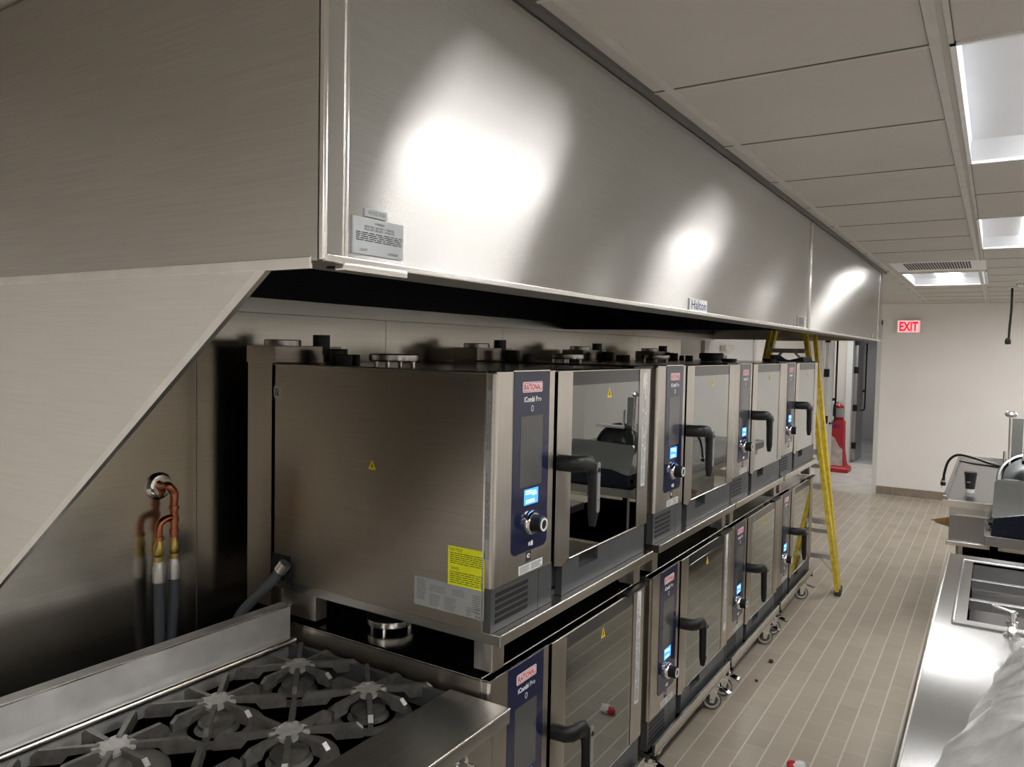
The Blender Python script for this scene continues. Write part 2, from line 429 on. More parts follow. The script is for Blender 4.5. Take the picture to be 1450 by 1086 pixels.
g = m.build('tile_gap', DARKTRIM); g.parent = cl
struct(B(-.808, -.790, .6, 6.92, ZC-.012, ZC, 0).build('trim_3', DARKTRIM))  # wall angle along the hood top, dark colour standing for its shadow line

# light fixtures
def light_proto():
    t = thing('ceiling_light', 'x', 'light')
    # recessed pan: sloped white reflectors
    a, b_, h = FW, FL, .055
    m = MB(); i = .10
    o4 = [(0, 0, 0), (a, 0, 0), (a, b_, 0), (0, b_, 0)]; i4 = [(.014, i, h), (a-.014, i, h), (a-.014, b_-i, h), (.014, b_-i, h)]
    for q in range(4):
        r = (q+1) % 4; m.quad(o4[q], o4[r], i4[r], i4[q])
    m.quad(*i4)
    m.build('reflector_pan', TROFF, t)
    m = MB()
    m.box(0, .012, 0, b_, -.006, .004).box(a-.012, a, 0, b_, -.006, .004).box(0, a, 0, .012, -.006, .004).box(0, a, b_-.012, b_, -.006, .004)
    m.build('frame', WHITE, t)
    m = MB(); n = 10; w = .095; pts = []
    for q in range(n+1):
        th = PI*q/n; pts.append((a/2 - w*math.cos(th), .10, h - .002 - .012*math.sin(th)))
    m.poly(pts, (0, b_-.20, 0)); m.build('lens', LAMP, t)
    return t
lab = ['white recessed ceiling light nearest the camera at the right edge, above the counter', 'white recessed ceiling light second along the row above the counter', None, None, None, None, None,
       'white recessed ceiling light with a glaring lens beside the slotted grille, past the hood', None, None, None]
lp = light_proto(); lp.location = (*fix[0], ZC); lp['label'] = lab[0]; lp['group'] = 'recessed ceiling lights'
extra = ['white recessed ceiling light behind the viewpoint above the counter', 'white recessed ceiling light out of view at the right, near end', 'white recessed ceiling light out of view at the right, second along',
         'white recessed ceiling light out of view at the right, behind the viewpoint', 'white recessed ceiling light out of view at the right, third along', 'white recessed ceiling light out of view at the right, far end', 'white recessed ceiling light behind the viewpoint, near the range end', 'white recessed ceiling light just past the right edge near the far wall', 'white recessed ceiling light behind the viewpoint, by the rear wall']  # unseen fixtures, added for room brightness and the hood highlights
ei = 0
for i in range(1, len(fix)):
    l_ = lab[i]
    if l_ is None: l_ = extra[ei]; ei += 1
    dup(lp, (*fix[i], ZC), l_, 'recessed ceiling lights')
c2 = dup(lp, (-2.6, 12.2, ZC-.062), 'white recessed ceiling light in the corridor beyond the far doorway', 'recessed ceiling lights')  # out of sight, put in to light the corridor
c4 = dup(lp, (-1.0, 12.2, ZC-.062), 'white recessed ceiling light in the corridor, right of the doorway line', 'recessed ceiling lights')  # second unseen fixture, added to brighten the door leaves
c3 = dup(lp, (-2.2, 15.6, ZC-.062), 'white recessed ceiling light in the grey hall behind the corridor', 'recessed ceiling lights')  # hidden fixture, added to keep the hall from going dark
# slotted grille next to the far light
t = thing('ceiling_vent', 'white ceiling grille with a row of dark slots beside the far light', 'vent', (vent[0], vent[1], ZC))
B(0, vent[2], 0, vent[3], -.006, .002, .002).build('panel', WHITE, t)
m = MB()
for i in range(24):
    m.box(.09+i*.0178, .09+i*.0178+.0105, .05, .50, -.0085, -.0055)
m.build('slots', BLACKM, t)
# sprinkler
t = thing('smoke_detector', 'small round white detector on the ceiling at the right edge', 'detector', (.165, 7.99, ZC))
MB().lathe((0, 0, 0), -Z, [(.062, 0), (.062, .012), (.05, .02), (.047, .045), (.03, .055), (.001, .056)]).build('housing', WHITE, t)
m = MB()
for i in range(12): 
    a = 2*PI*i/12; m.obox((.049*math.cos(a), .049*math.sin(a), -.033), (math.cos(a), math.sin(a), 0), (-math.sin(a), math.cos(a), 0), Z, .006, .006, .016)
m.build('slots', PRINTG, t)
# hanging cable
t = thing('hanging_power_cord', 'black power cord hanging from the ceiling near the far wall', 'cord', (.095, 8.8, ZC))
MB().tube([(0, 0, 0), (.002, 0, -.2), (-.006, 0, -.38), (-.008, 0, -.49)], .011).build('cord', BLACK, t)
B(-.035, .03, -.03, .03, -.004, 0, .001).build('ceiling_plate', ALU, t)
MB().lathe((-.014, 0, -.545), Z, [(.02, 0), (.026, .01), (.026, .04), (.014, .062)]).build('connector', BLACK, t)
# exit sign
t = thing('exit_sign', 'lit red EXIT sign on the far wall', 'sign', (-.98, YF, 2.13))
B(-.135, .15, -.055, 0, 0, .17, .006).build('housing', EXITW, t)
MB().text('EXIT', (0, -.0565, .085), X, Z, .215, .12, .03).build('lettering', EXITR, t)
MB().quad((-.128, -.0558, .008), (.128, -.0558, .008), (.128, -.0558, .162), (-.128, -.0558, .162)).build('face', emis('exit_glow', (1, .62, .62), .42), t)

# ------------------------------------------------------------------ steel cladding behind the cooking line
m = MB(); y = 1.562 - .922
while y < 6.1:
    y1 = min(y+.922, 6.13); m.box(XL, XL+.006, y+.0015, y1-.0015, 0, ZC); y += .922
struct(m.build('wall_left_cladding', CLAD))
# white door in the left wall beyond the cladding
d = struct(B(XL, XL+.02, 6.75, 8.30, 0, 2.12).build('door_3', DOORW))
o = MB().box(XL, XL+.035, 6.66, 6.75, 0, 2.2).box(XL, XL+.035, 8.30, 8.39, 0, 2.2).box(XL, XL+.035, 6.66, 8.39, 2.12, 2.2).build('door_frame', DOORW); o.parent = d
o = B(XL+.02, XL+.075, 7.15, 7.45, 1.84, 1.90, .006).build('door_closer', ALU); o.parent = d

# far door leaves with black edge pulls
def leaf(name, x, y, wd, h, mat, pull_y):
    o = struct(B(x, x+.045, y, y+wd, .01, h, .002).build(name, mat))
    for z in (.22, .87, 1.52, 2.0):
        MB().box(x-.012, x+.06, y-.02, y+.03, z, z+.11).build('hinge', BLACK, o)
    MB().tube([(x+.05, pull_y-.22, .86), (x+.075, pull_y-.08, .86), (x+.085, pull_y, .92), (x+.085, pull_y, 1.4), (x+.085, pull_y, 2.05)], .013).build('push_bar', BLACK, o)
    MB().box(x+.045, x+.095, pull_y-.015, pull_y+.015, 1.17, 1.21).build('bar_bracket', BLACK, o)
    return o
leaf('door_1', -2.015, 11.26, .46, 2.21, DOORW, 11.68)
leaf('door_2', -2.05, 14.17, .80, 2.13, steel('door_steel', (.62, .62, .62), .35, .3), 14.86)

# ------------------------------------------------------------------ exhaust hoods
XH, YH, ZH = -.812, .77, 1.95
def hood(y0, y1, label, end):
    t = thing('exhaust_hood', label, 'hood', (XH, y0, ZH))
    D = XL - XH + .006; LN = y1-y0; H = ZC-ZH-.012
    B(-.012, 0, .0, LN, 0, H, .004).build('front_panel', HOOD, t)
    MB().box(-.105, -.010, .008, LN-.008, -.001, .004).box(-.105, -.10, .008, LN-.008, 0, .05).build('bottom_lip', plain('lip_grey', (.20, .195, .185), .5, .2), t)
    MB().box(-.004, .005, .0, LN, -.002, .010, .003).build('edge_roll', BRIGHT, t)
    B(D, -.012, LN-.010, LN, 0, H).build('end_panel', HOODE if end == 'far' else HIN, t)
    B(D, -.012, 0, .010, 0, H).build('end_panel', HOODE, t)
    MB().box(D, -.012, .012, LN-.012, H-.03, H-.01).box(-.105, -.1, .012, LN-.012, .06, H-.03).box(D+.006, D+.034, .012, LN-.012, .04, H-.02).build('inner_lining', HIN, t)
    MB().box(D, D+.03, .0, LN, -.012, .045).build('rear_rail', STH, t)
    return t
h1 = hood(YH, 4.055, 'long stainless exhaust hood over the range and nearest ovens', 'mid')
h2 = hood(4.062, 6.9, 'stainless exhaust hood continuing the line beyond the seam, over the far ovens', 'far')
lx = lambda y: y-YH
# bright corner post and seams
MB().box(-.006, .004, -.004, .004, 0, .55, .002).box(-.002, .003, .040, .046, 0, .55, .001).build('corner_trim', BRIGHT, h1)
MB().box(-.002, .004, 3.262, 3.285, 0, .55, .001).build('seam_trim', BRIGHT, h1)
MB().box(-.002, .004, .0, .012, 0, .55, .001).box(-.002, .003, 2.62, 2.626, 0, .55, .001).build('seam_trim', BRIGHT, h2)
# end skirt: triangular sheet below the hood end
sk = MB().poly([(-.115, -.002, .002), (XL-XH+.01, -.002, .002), (XL-XH+.01, -.002, -.98)], (0, .008, 0)).build('end_skirt', SKIRT, h1)
MB().bar((-.115, .002, .0), (XL-XH+.01, .002, -.98), .014, .010, up=(0, 1, 0)).build('skirt_edge', BRIGHT, sk)
MB().box(XL-XH+.01, -.02, -.006, .0, -.012, .006, .002).build('edge_seam', BRIGHT, sk)
# operating plate
def plate(parent, y0, y1, z0, z1, mat, name, xo=.0):
    return B(xo, xo+.003, y0, y1, z0, z1).build(name, mat, parent)
pl = plate(h1, lx(.826), lx(.938), .017, .072, PLATE, 'instruction_plate')
cxp, czp = lx(.882), .0445
rnd = random.Random(3)
m = MB()
m.text('OVERRIDE', (.0036, cxp, czp+.0205), Y, Z, .022, .0035).text('LIGHT', (.0036, cxp-.034, czp-.021), Y, Z, .016, .0038).text('OVERRIDE', (.0036, cxp+.032, czp-.022), Y, Z, .024, .0036)
m.text('HOLD FOR 1 SECOND = 1 MINUTES', (.0036, cxp, czp+.0145), Y, Z, .066, .0034).text('HOLD FOR 3 SECOND = 30 MINUTES', (.0036, cxp, czp+.0102), Y, Z, .067, .0034)
m.dashes((.0036, cxp, czp-.001), Y, Z, .102, .0145, 5, rnd, lh=.42, ragged=False)
m.build('lettering', PRINTK, pl)
pl = plate(h1, lx(.852), lx(.900), .0745, .0865, PLATE, 'name_plate')
MB().text('HOOD KNA', (.0036, lx(.876), .0805), Y, Z, .037, .0065).build('lettering', PRINTG, pl)
pl = plate(h1, lx(2.285), lx(2.452), .009, .047, LABELB, 'brand_plate')
MB().text('Halton', (.0036, lx(2.372), .0285), Y, Z, .142, .028, .004).build('lettering', PRINTN, pl)
pl = plate(h1, lx(3.80), lx(3.95), .012, .062, LABEL, 'rating_plate')
MB().dashes((.0036, lx(3.875), .037), Y, Z, .12, .04, 5, rnd).build('fine_print', PRINTK, pl)
pl = plate(h2, 2.30, 2.37, .02, .04, LABEL, 'rating_plate')
MB().box(-.012, .0085, lx(.803), lx(.945), -.012, .0005, .003).build('grip_lip', BRIGHT, h1)
MB().cyl((-.05, .13, -.004), (-.05, .13, .004), .012).cyl((-.05, .07, -.004), (-.05, .07, .004), .012).build('push_buttons', BLACK, h1)

# ------------------------------------------------------------------ combi ovens
OW, OD, OH = 1.072, 1.012, .716
def oven_proto():
    t = thing('combi_oven', 'x', 'oven')
    u0, u1 = .338, 1.071
    # body: open-fronted casing
    m = MB()
    m.box(-.885, -.03, 0, .010, .0, OH).box(-.885, -.03, OW-.010, OW, 0, OH).box(-.885, -.875, 0, OW, 0, OH).box(-.875, -.03, .01, OW-.01, .02, .03)
    m.build('casing', SIDE, t)
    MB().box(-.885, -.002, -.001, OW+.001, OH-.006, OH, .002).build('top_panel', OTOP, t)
    m = MB().box(-1.012, -.892, 0, .16, -.10, OH+.002)
    fl_ = m.build('flue_column', SIDE, t)
    MB().box(-1.016, -.876, -.004, .30, OH+.001, OH+.058, .002).build('flue_box', SIDE, fl_)
    MB().lathe((-.945, .09, OH+.058), Z, [(.062, 0), (.062, .018), (.058, .021)]).build('flue_cap', BLACK if False else STH, fl_)
    MB().cyl((-.90, .225, OH+.03), (-.90, .225, OH+.098), .030, seg=20).cyl((-.86, .27, OH), (-.86, .27, OH+.05), .032, seg=20).build('vent_pipe', DGREY, t)
    MB().lathe((-.80, .20, OH), Z, [(.024, 0), (.024, .045), (.020, .048)]).lathe((-.77, .26, OH), Z, [(.018, 0), (.018, .03), (.015, .032)]).build('steam_outlet', DGREY, t)
    MB().lathe((-.66, .10, OH), Z, [(.026, 0), (.026, .032), (.022, .034)]).build('pressure_cap', DGREY, t)
    m = MB().lathe((-.50, .16, OH+.016), Z, [(.078, 0), (.080, .004), (.080, .020), (.074, .023), (.01, .023)])
    for a in (.4, 1.97, 3.54, 5.1): m.cyl((-.50+.062*math.cos(a), .16+.062*math.sin(a), OH), (-.50+.062*math.cos(a), .16+.062*math.sin(a), OH+.018), .007, seg=8)
    m.build('exhaust_disc', STH, t)
    # rounded front corner and front frame
    m = MB(); n = 8; r = .013; pts = [(-.030, 0)]
    pts = [(-.032, .0)] + [(-r + r*math.sin(PI/2*k/n), r - r*math.cos(PI/2*k/n)) for k in range(n+1)] + [(0, .320), (-.03, .320), (-.032, .02)]
    m.poly([(p[0], p[1], .125) for p in pts], (0, 0, OH-.125)).build('control_front', STV, t)
    MB().box(-.0345, -.0295, -.0012, .0012, .0, OH).build('edge_seam', BRIGHT, t)
    MB().box(-.04, -.012, .320, u0, .125, OH-.004).build('door_gap', BLACKM, t)
    # navy control panel
    cp = MB().rrect((.0005, .187, .4555), Y, Z, .198, .521, .022, (.002, 0, 0), corners=(0, 0, 1, 1)).build('control_panel', NAVY, t)
    MB().rrect((.0024, .187, .486), Y, Z, .122, .204, .004, (.0006, 0, 0)).build('touch_screen', SCREEN, cp)
    lg = MB().rrect((.0025, .187, .671), Y, Z, .110, .030, .005, (.0006, 0, 0)).build('logo_badge', PRINTW, cp)
    m = MB(); a_ = (.0035, .187, .671); 
    for dy, dz, w_, h_ in ((0, .0118, .100, .002), (0, -.0118, .100, .002), (.050, 0, .002, .0256), (-.050, 0, .002, .0256)):
        m.box(.0031, .0036, .187+dy-w_/2, .187+dy+w_/2, .671+dz-h_/2, .671+dz+h_/2)
    m.text('RATIONAL', (.0036, .187, .671), Y, Z, .093, .0175, .03); m.build('logo_lettering', RED, lg)
    MB().text('iCombi', (.0026, .170, .636), Y, Z, .058, .016, .03).text('Pro', (.0026, .222, .636), Y, Z, .030, .015).build('lettering', PRINTW, cp)
    m = MB()
    for q in range(12):
        a0, a1 = 2*PI*q/12, 2*PI*(q+1)/12
        m.quad((.0026, .187+.005*math.cos(a0), .609+.007*math.sin(a0)), (.0026, .187+.007*math.cos(a0), .609+.009*math.sin(a0)), (.0026, .187+.007*math.cos(a1), .609+.009*math.sin(a1)), (.0026, .187+.005*math.cos(a1), .609+.007*math.sin(a1)))
    m.build('power_symbol', PRINTW, cp)
    ds = MB().rrect((.0024, .190, .353), Y, Z, .078, .046, .003, (.0008, 0, 0)).build('display', BLUE, cp)
    rn = random.Random(5)
    MB().dashes((.0036, .176, .366), Y, Z, .036, .014, 2, rn).dashes((.0036, .208, .362), Y, Z, .026, .016, 3, rn).dashes((.0036, .190, .340), Y, Z, .06, .012, 2, rn).build('display_text', CYAN, ds)
    dl = MB().lathe((.002, .190, .276), X, [(.036, 0), (.036, .006), (.033, .014), (.031, .016)]).build('dial', CHROME, cp)
    MB().lathe((.018, .190, .276), X, [(.0255, 0), (.0245, .026), (.021, .029)]).build('dial_grip', BLACK, dl)
    MB().lathe((.0465, .190, .276), X, [(.0195, 0), (.0195, .0025), (.0135, .0025), (.0135, -.002)]).build('dial_ring', WHITE, dl)
    MB().box(.0025, .003, .180, .190, .209, .219).box(.0025, .003, .193, .205, .207, .221).build('port_symbol', PRINTW, cp)
    MB().rrect((.0005, .187, .4555), Y, Z, .204, .527, .025, (.0006, 0, 0), corners=(0, 0, 1, 1)).build('panel_rim', BRIGHT, cp)
    el = MB().quad((.0006, .170, .163), (.0006, .200, .163), (.0006, .200, .192), (.0006, .170, .192)).build('energy_mark', PRINTK, t)
    MB().text('e', (.0009, .185, .179), Y, Z, .018, .014).build('lettering', PRINTW, el)
    st = MB().quad((.0006, .132, .131), (.0006, .268, .131), (.0006, .268, .157), (.0006, .132, .157)).build('front_sticker', LABELB, t)
    MB().dashes((.0009, .168, .144), Y, Z, .056, .02, 5, rn).dashes((.0009, .232, .144), Y, Z, .06, .02, 5, rn).build('fine_print', PRINTG, st)
    # base skirt with louvres
    m = MB().box(-.30, -.006, .003, .255, 0, .125).box(-.30, -.006, .258, .338, 0, .125).box(-.30, -.03, .338, .405, 0, .125).box(-.30, -.006, .405, .52, 0, .118).box(-.30, -.006, .66, OW-.003, 0, .118).box(-.30, -.006, .52, .66, 0, .062).box(-.30, -.03, .52, .66, .062, .118)
    bs = m.build('base_skirt', DGREY, t)
    m = MB()
    for q in range(5): m.box(-.006, -.0045, .025, .195, .022+q*.0185, .033+q*.0185)
    m.build('louvre', BLACKM, bs)
    B(-.028, -.0275, .34, .40, .03, .122).build('drip_recess', BLACKM, bs); B(-.028, -.0275, .535, .645, .066, .116).build('finger_recess', BLACKM, bs)
    # door
    d0, d1, dz0, dz1 = u0, u1, .112, OH-.003
    m = MB()
    m.poly([(-.004, d0, dz1), (-.004, d0, dz0), (-.004, d0+.048, dz0-.012), (-.004, .434, dz0+.006), (-.004, .434, dz1)], (.006, 0, 0))
    m.box(-.004, .002, .968, d1, dz0, dz1).box(-.02, -.003, d0, d1, dz1-.006, dz1-.001)
    m.box(-.035, -.004, d1-.008, d1, dz0, dz1).box(-.035, -.004, d0, d0+.008, dz0, dz1)
    dr = m.build('door', STV, t)
    MB().cyl((.001, .434, dz0+.002), (.001, .968, dz0+.002), .003, seg=10).build('door_edge', BRIGHT, dr); MB().cyl((.0, u0, dz1), (.0, d1, dz1), .003, seg=10).build('door_edge', BRIGHT, dr)
    MB().cyl((-.004, .03, OH-.002), (-.004, .32, OH-.002), .003, seg=10).cyl((-.034, .004, OH-.001), (-.034, OW-.004, OH-.001), .0028, seg=10).build('roof_edge', BRIGHT, t)
    MB().box(-.006, .0, .434, .968, dz1-.046, dz1).build('glass_border', GBORD, dr)
    MB().box(-.0022, .0005, .434, .968, dz0+.004, dz1-.046).build('glass', OVG, dr)
    MB().box(-.030, -.026, .434, .455, dz0, dz1).box(-.030, -.026, .93, .968, dz0, dz1).box(-.030, -.026, .434, .968, dz0, .20).build('inner_border', GBORD, dr)
    tri = MB().poly([(.0008, .690, .618), (.0008, .724, .618), (.0008, .707, .655)], (.0004, 0, 0)).build('warning_triangle', WARN, dr)
    MB().poly([(.0014, .702, .624), (.0014, .712, .624), (.0014, .709, .642), (.0014, .705, .642)], (0, 0, 0)).build('warning_mark', PRINTK, tri)
    MB().box(-.010, .014, .885, d1, dz1+.001, dz1+.012, .003).build('hinge', BLACK, dr)
    # handle: horizontal mount then a long tapered grip
    m = MB()
    n = 14; rings = []
    path = [((.002, .352, .432), .026, .020), ((.045, .356, .432), .026, .020), ((.062, .372, .432), .026, .020), ((.066, .400, .430), .026, .018), ((.068, .432, .424), .028, .017), ((.070, .452, .402), .022, .018), ((.072, .456, .360), .019, .018), ((.073, .456, .310), .021, .018), ((.073, .454, .260), .018, .016), ((.073, .452, .226), .011, .010)]
    t_ = bmesh.new(); P = [Vector(p[0]) for p in path]
    for i, (p, a1, a2) in enumerate(path):
        d_ = (P[min(i+1, len(P)-1)]-P[max(i-1, 0)]).normalized()
        e1 = (Z - d_*d_.z) if abs(d_.z) < .7 else (Y - d_*d_.y); e1.normalize(); e2 = d_.cross(e1)
        rings.append([t_.verts.new(P[i] + e1*a1*math.cos(2*PI*k/n) + e2*a2*math.sin(2*PI*k/n)) for k in range(n)])
    for k in range(len(rings)-1):
        for i in range(n): t_.faces.new((rings[k][i], rings[k][(i+1) % n], rings[k+1][(i+1) % n], rings[k+1][i]))
    t_.faces.new(rings[0][::-1]); t_.faces.new(rings[-1]); bmesh.ops.recalc_face_normals(t_, faces=t_.faces[:]); m._merge(t_)
    hd = m.build('handle', BLACK, dr, sharp=60)
    m = MB().rrect((.0865, .456, .35), Y, Z, .020, .16, .009, (.004, 0, 0)); m.build('handle_inlay', plain('handle_grey', (.22, .22, .22), .35), hd)
    MB().lathe((.0905, .456, .405), X, [(.008, 0), (.008, .002), (.005, .0025)]).build('lock_symbol', BLACK, hd)
    # cavity with rack guides
    cv = MB()
    x0, x1, y0, y1, z0, z1 = -.72, -.03, .40, 1.01, .135, .68
    cv.quad((x0, y0, z0), (x0, y1, z0), (x0, y1, z1), (x0, y0, z1)); cv.quad((x0, y0, z0), (x0, y0, z1), (x1, y0, z1), (x1, y0, z0)); cv.quad((x0, y1, z0), (x1, y1, z0), (x1, y1, z1), (x0, y1, z1))
    cv.quad((x0, y0, z0), (x1, y0, z0), (x1, y1, z0), (x0, y1, z0)); cv.quad((x0, y0, z1), (x0, y1, z1), (x1, y1, z1), (x1, y0, z1))
    cav = cv.build('cavity', CAVW, t)
    m = MB()
    for yy in (.425, .985):
        for q in range(6): m.cyl((-.66, yy, .20+q*.075), (-.07, yy, .20+q*.075), .006, seg=8)
        for xx in (-.6, -.12): m.cyl((xx, yy, .16), (xx, yy, .65), .005, seg=8)
    m.build('rack_guide', CHROME, cav)
    m = MB()
    for q in range(14): m.cyl((-.62, .44+q*.041, .275), (-.08, .44+q*.041, .275), .003, seg=6)
    for xx in (-.62, -.35, -.08): m.cyl((xx, .425, .275), (xx, .985, .275), .004, seg=6)
    m.build('wire_shelf', CHROME, cav)
    MB().lathe((-.715, .70, .42), X, [(.17, 0), (.17, .012), (.12, .02), (.03, .022)]).build('fan_cover', CAVW, cav)
    return t
ZS = 1.049      # top of the stand shelves
ov = oven_proto(); ov.location = (-1.128, 1.693, ZS)
ov['label'] = 'upper stainless combi oven nearest the camera, yellow notice stuck on its side'; ov['group'] = 'stacked combi ovens'
YO = [1.693, 2.850, 3.908, 4.975]; SY = [1, .978, .975, .970]
ZL = .203
labs_u = [None, 'second upper stainless combi oven from the camera, right of the nearest one', 'third upper stainless combi oven from the camera, tall black cap on its roof', 'farthest upper stainless combi oven, by the yellow ladder, dark pad on its roof']
labs_l = ['lower stainless combi oven nearest the camera, beside the gas range', 'second lower stainless combi oven from the camera, full door and dial in view', 'third lower stainless combi oven from the camera, between two caster pairs', 'lower stainless combi oven at the far end, below the one with the dark pad']
uppers = [ov]; lowers = []
for i in range(1, 4): uppers.append(dup(ov, (-1.128, YO[i], ZS+.006), labs_u[i], 'stacked combi ovens', SY[i]))
for i in range(4): lowers.append(dup(ov, (-1.128, YO[i], ZL), labs_l[i], 'stacked combi ovens', SY[i]))
# lower ovens carry no flue box above their roof (the shelf stands there)
for r_ in lowers:
    for ch in list(r_.children):
        nm = ch.name.split('.')[0]
        if nm in ('flue_column', 'vent_pipe', 'steam_outlet', 'pressure_cap'):
            for g_ in list(ch.children): bpy.data.objects.remove(g_)
            bpy.data.objects.remove(ch)
# label strips on the near doors, stickers on the near side
rn = random.Random(11)
for o_, long in ((uppers[0], .265), (lowers[0], .26), (lowers[1], .20)):
    s_ = MB().quad((.0026, 1.000, long), (.0026, 1.040, long), (.0026, 1.040, .700), (.0026, 1.000, .700)).build('label_strip', LABELB, o_)
    MB().dashes((.0030, 1.020, (long+.70)/2), Z, -Y, .42, .032, 5, rn, lh=.45).build('fine_print', PRINTG, s_)
o_ = uppers[0]
s_ = MB().quad((-.151, -.0008, .115), (-.026, -.0008, .115), (-.026, -.0008, .225), (-.151, -.0008, .225)).build('notice_sticker', YELLOW, o_); s_['label'] = 'yellow notice sticker on the side'
m = MB().text('"NOTICE', (-.125, -.0012, .2165), X, Z, .046, .009).text('"AVIS', (-.128, -.0012, .1635), X, Z, .03, .009)
m.dashes((-.088, -.0012, .192), X, Z, .112, .034, 6, rn, lh=.4, ragged=False).dashes((-.088, -.0012, .138), X, Z, .112, .036, 6, rn, lh=.4, ragged=False).build('lettering', plain('notice_print', (.12, .12, .01), .6), s_)
s_ = MB().quad((-.272, -.0006, .034), (-.026, -.0006, .034), (-.026, -.0006, .117), (-.272, -.0006, .117)).build('data_plate', LABEL, o_); s_['label'] = 'silver data plate on the side'
m = MB()
for cx_, cz_, w_, h_, r_ in ((-.245, .082, .034, .06, 10), (-.185, .092, .06, .02, 4), (-.195, .058, .04, .036, 8), (-.14, .057, .044, .04, 9), (-.11, .094, .05, .02, 4), (-.075, .05, .02, .026, 4), (-.05, .075, .03, .05, 8), (-.045, .05, .02, .03, 3)):
    m.dashes((cx_, -.001, cz_), X, Z, w_, h_, r_, rn, lh=.4)
m.build('fine_print', PRINTG, s_)
s_ = MB().poly([(-.458, -.0006, .408), (-.426, -.0006, .408), (-.442, -.0006, .438)], (0, -.0004, 0)).build('hazard_triangle', WARN, o_)
MB().poly([(-.4425, -.0012, .4115), (-.438, -.0012, .421), (-.4415, -.0012, .421), (-.439, -.0012, .43), (-.446, -.0012, .419), (-.4425, -.0012, .419), (-.445, -.0012, .4125)], (0, 0, 0)).build('bolt_symbol', PRINTK, s_)
s_ = MB().quad((-.882, -.0006, .605), (-.848, -.0006, .605), (-.848, -.0006, .640), (-.882, -.0006, .640)).build('corner_sticker', LABELB, o_)
MB().dashes((-.866, -.001, .622), X, Z, .022, .024, 4, rn).build('fine_print', PRINTK, s_)
s_ = MB().quad((-.0300, -.0008, .205), (-.0125, -.0008, .205), (-.0125, -.0008, .665), (-.0300, -.0008, .665)).build('side_label', LABEL, o_)
MB().dashes((-.0215, -.0012, .58), Z, -X, .15, .014, 4, rn, lh=.5).build('fine_print', PRINTG, s_); MB().dashes((-.0215, -.0012, .36), Z, -X, .20, .014, 4, rn, lh=.5).build('fine_print', PRINTG, s_)
s_ = B(-.885, -.795, -.0015, .002, .0, .085).build('cable_recess', BLACKM, o_)
s_ = MB().quad((-.030, -.0008, .625), (-.0125, -.0008, .625), (-.0125, -.0008, .655), (-.030, -.0008, .655)).build('small_badge', PLATE, lowers[0])
# dark pad on the far roof
tag(MB().poly([(-1.407, 5.70, 1.7735), (-1.394, 5.70, 1.8222), (-1.377, 5.70, 1.8054), (-1.352, 5.70, 1.7899), (-1.312, 5.70, 1.7800), (-1.272, 5.70, 1.7837), (-1.212, 5.70, 1.7992), (-1.172, 5.70, 1.8098), (-1.164, 5.70, 1.7837), (-1.162, 5.70, 1.7735)], (.02, .20, 0)).build('foam_pad', plain('pad_grey', (.06, .065, .075), .7)), 'dark grey curled foam pad lying on the roof of the farthest upper oven', 'pad')
for i_, (x_, y_, r_, h_, l_) in enumerate(((-1.50, 4.66, .075, .052, 'tall round black vent cap on the roof of the third upper oven'), (-1.30, 4.36, .045, .022, 'flat black vent cap just right of the tall one on the third upper oven roof'), (-1.31, 5.32, .045, .022, 'flat black vent cap left of the foam pad on the farthest upper oven roof'))):
    tag(MB().lathe((x_, y_, 1.7735), Z, [(r_*.86, 0), (r_*.86, h_*.3), (r_, h_*.36), (r_, h_*.86), (r_*.9, h_), (.01, h_)]).build('vent_cap', BLACK), l_, 'vent cap', 'black roof caps')

# ------------------------------------------------------------------ stands between the ovens and trolleys under them
def stand_proto():
    t = thing('oven_stand', 'x', 'oven stand')
    W = 1.095
    MB().box(-.884, .022, .012, W, -.034, -.0012, .003).build('shelf', STH, t)
    MB().cyl((.021, .012, -.003), (.021, W, -.003), .0038, seg=12).cyl((-.884, .013, -.004), (.021, .013, -.004), .003, seg=10).build('shelf_edge', BRIGHT, t)
    for (x0, x1, y0, y1) in ((-.075, -.012, .025, .085), (-.075, -.012, W-.10, W-.04), (-.86, -.70, .02, .07), (-.86, -.70, W-.09, W-.04)):
        B(x0, x1, y0, y1, -.118, -.034, .002).build('leg', STV, t)
    return t
sd = stand_proto(); sd.location = (-1.128, 1.693, ZS); sd['label'] = 'stainless stand shelf carrying the nearest upper oven, above the range end'; sd['group'] = 'oven stands'
ls = ['stainless stand shelf under the second upper oven from the camera', 'stainless stand shelf under the third upper oven from the camera', 'stainless stand shelf under the farthest upper oven']
for i in range(1, 4): dup(sd, (-1.128, YO[i], ZS+.006), ls[i-1], 'oven stands', .955)
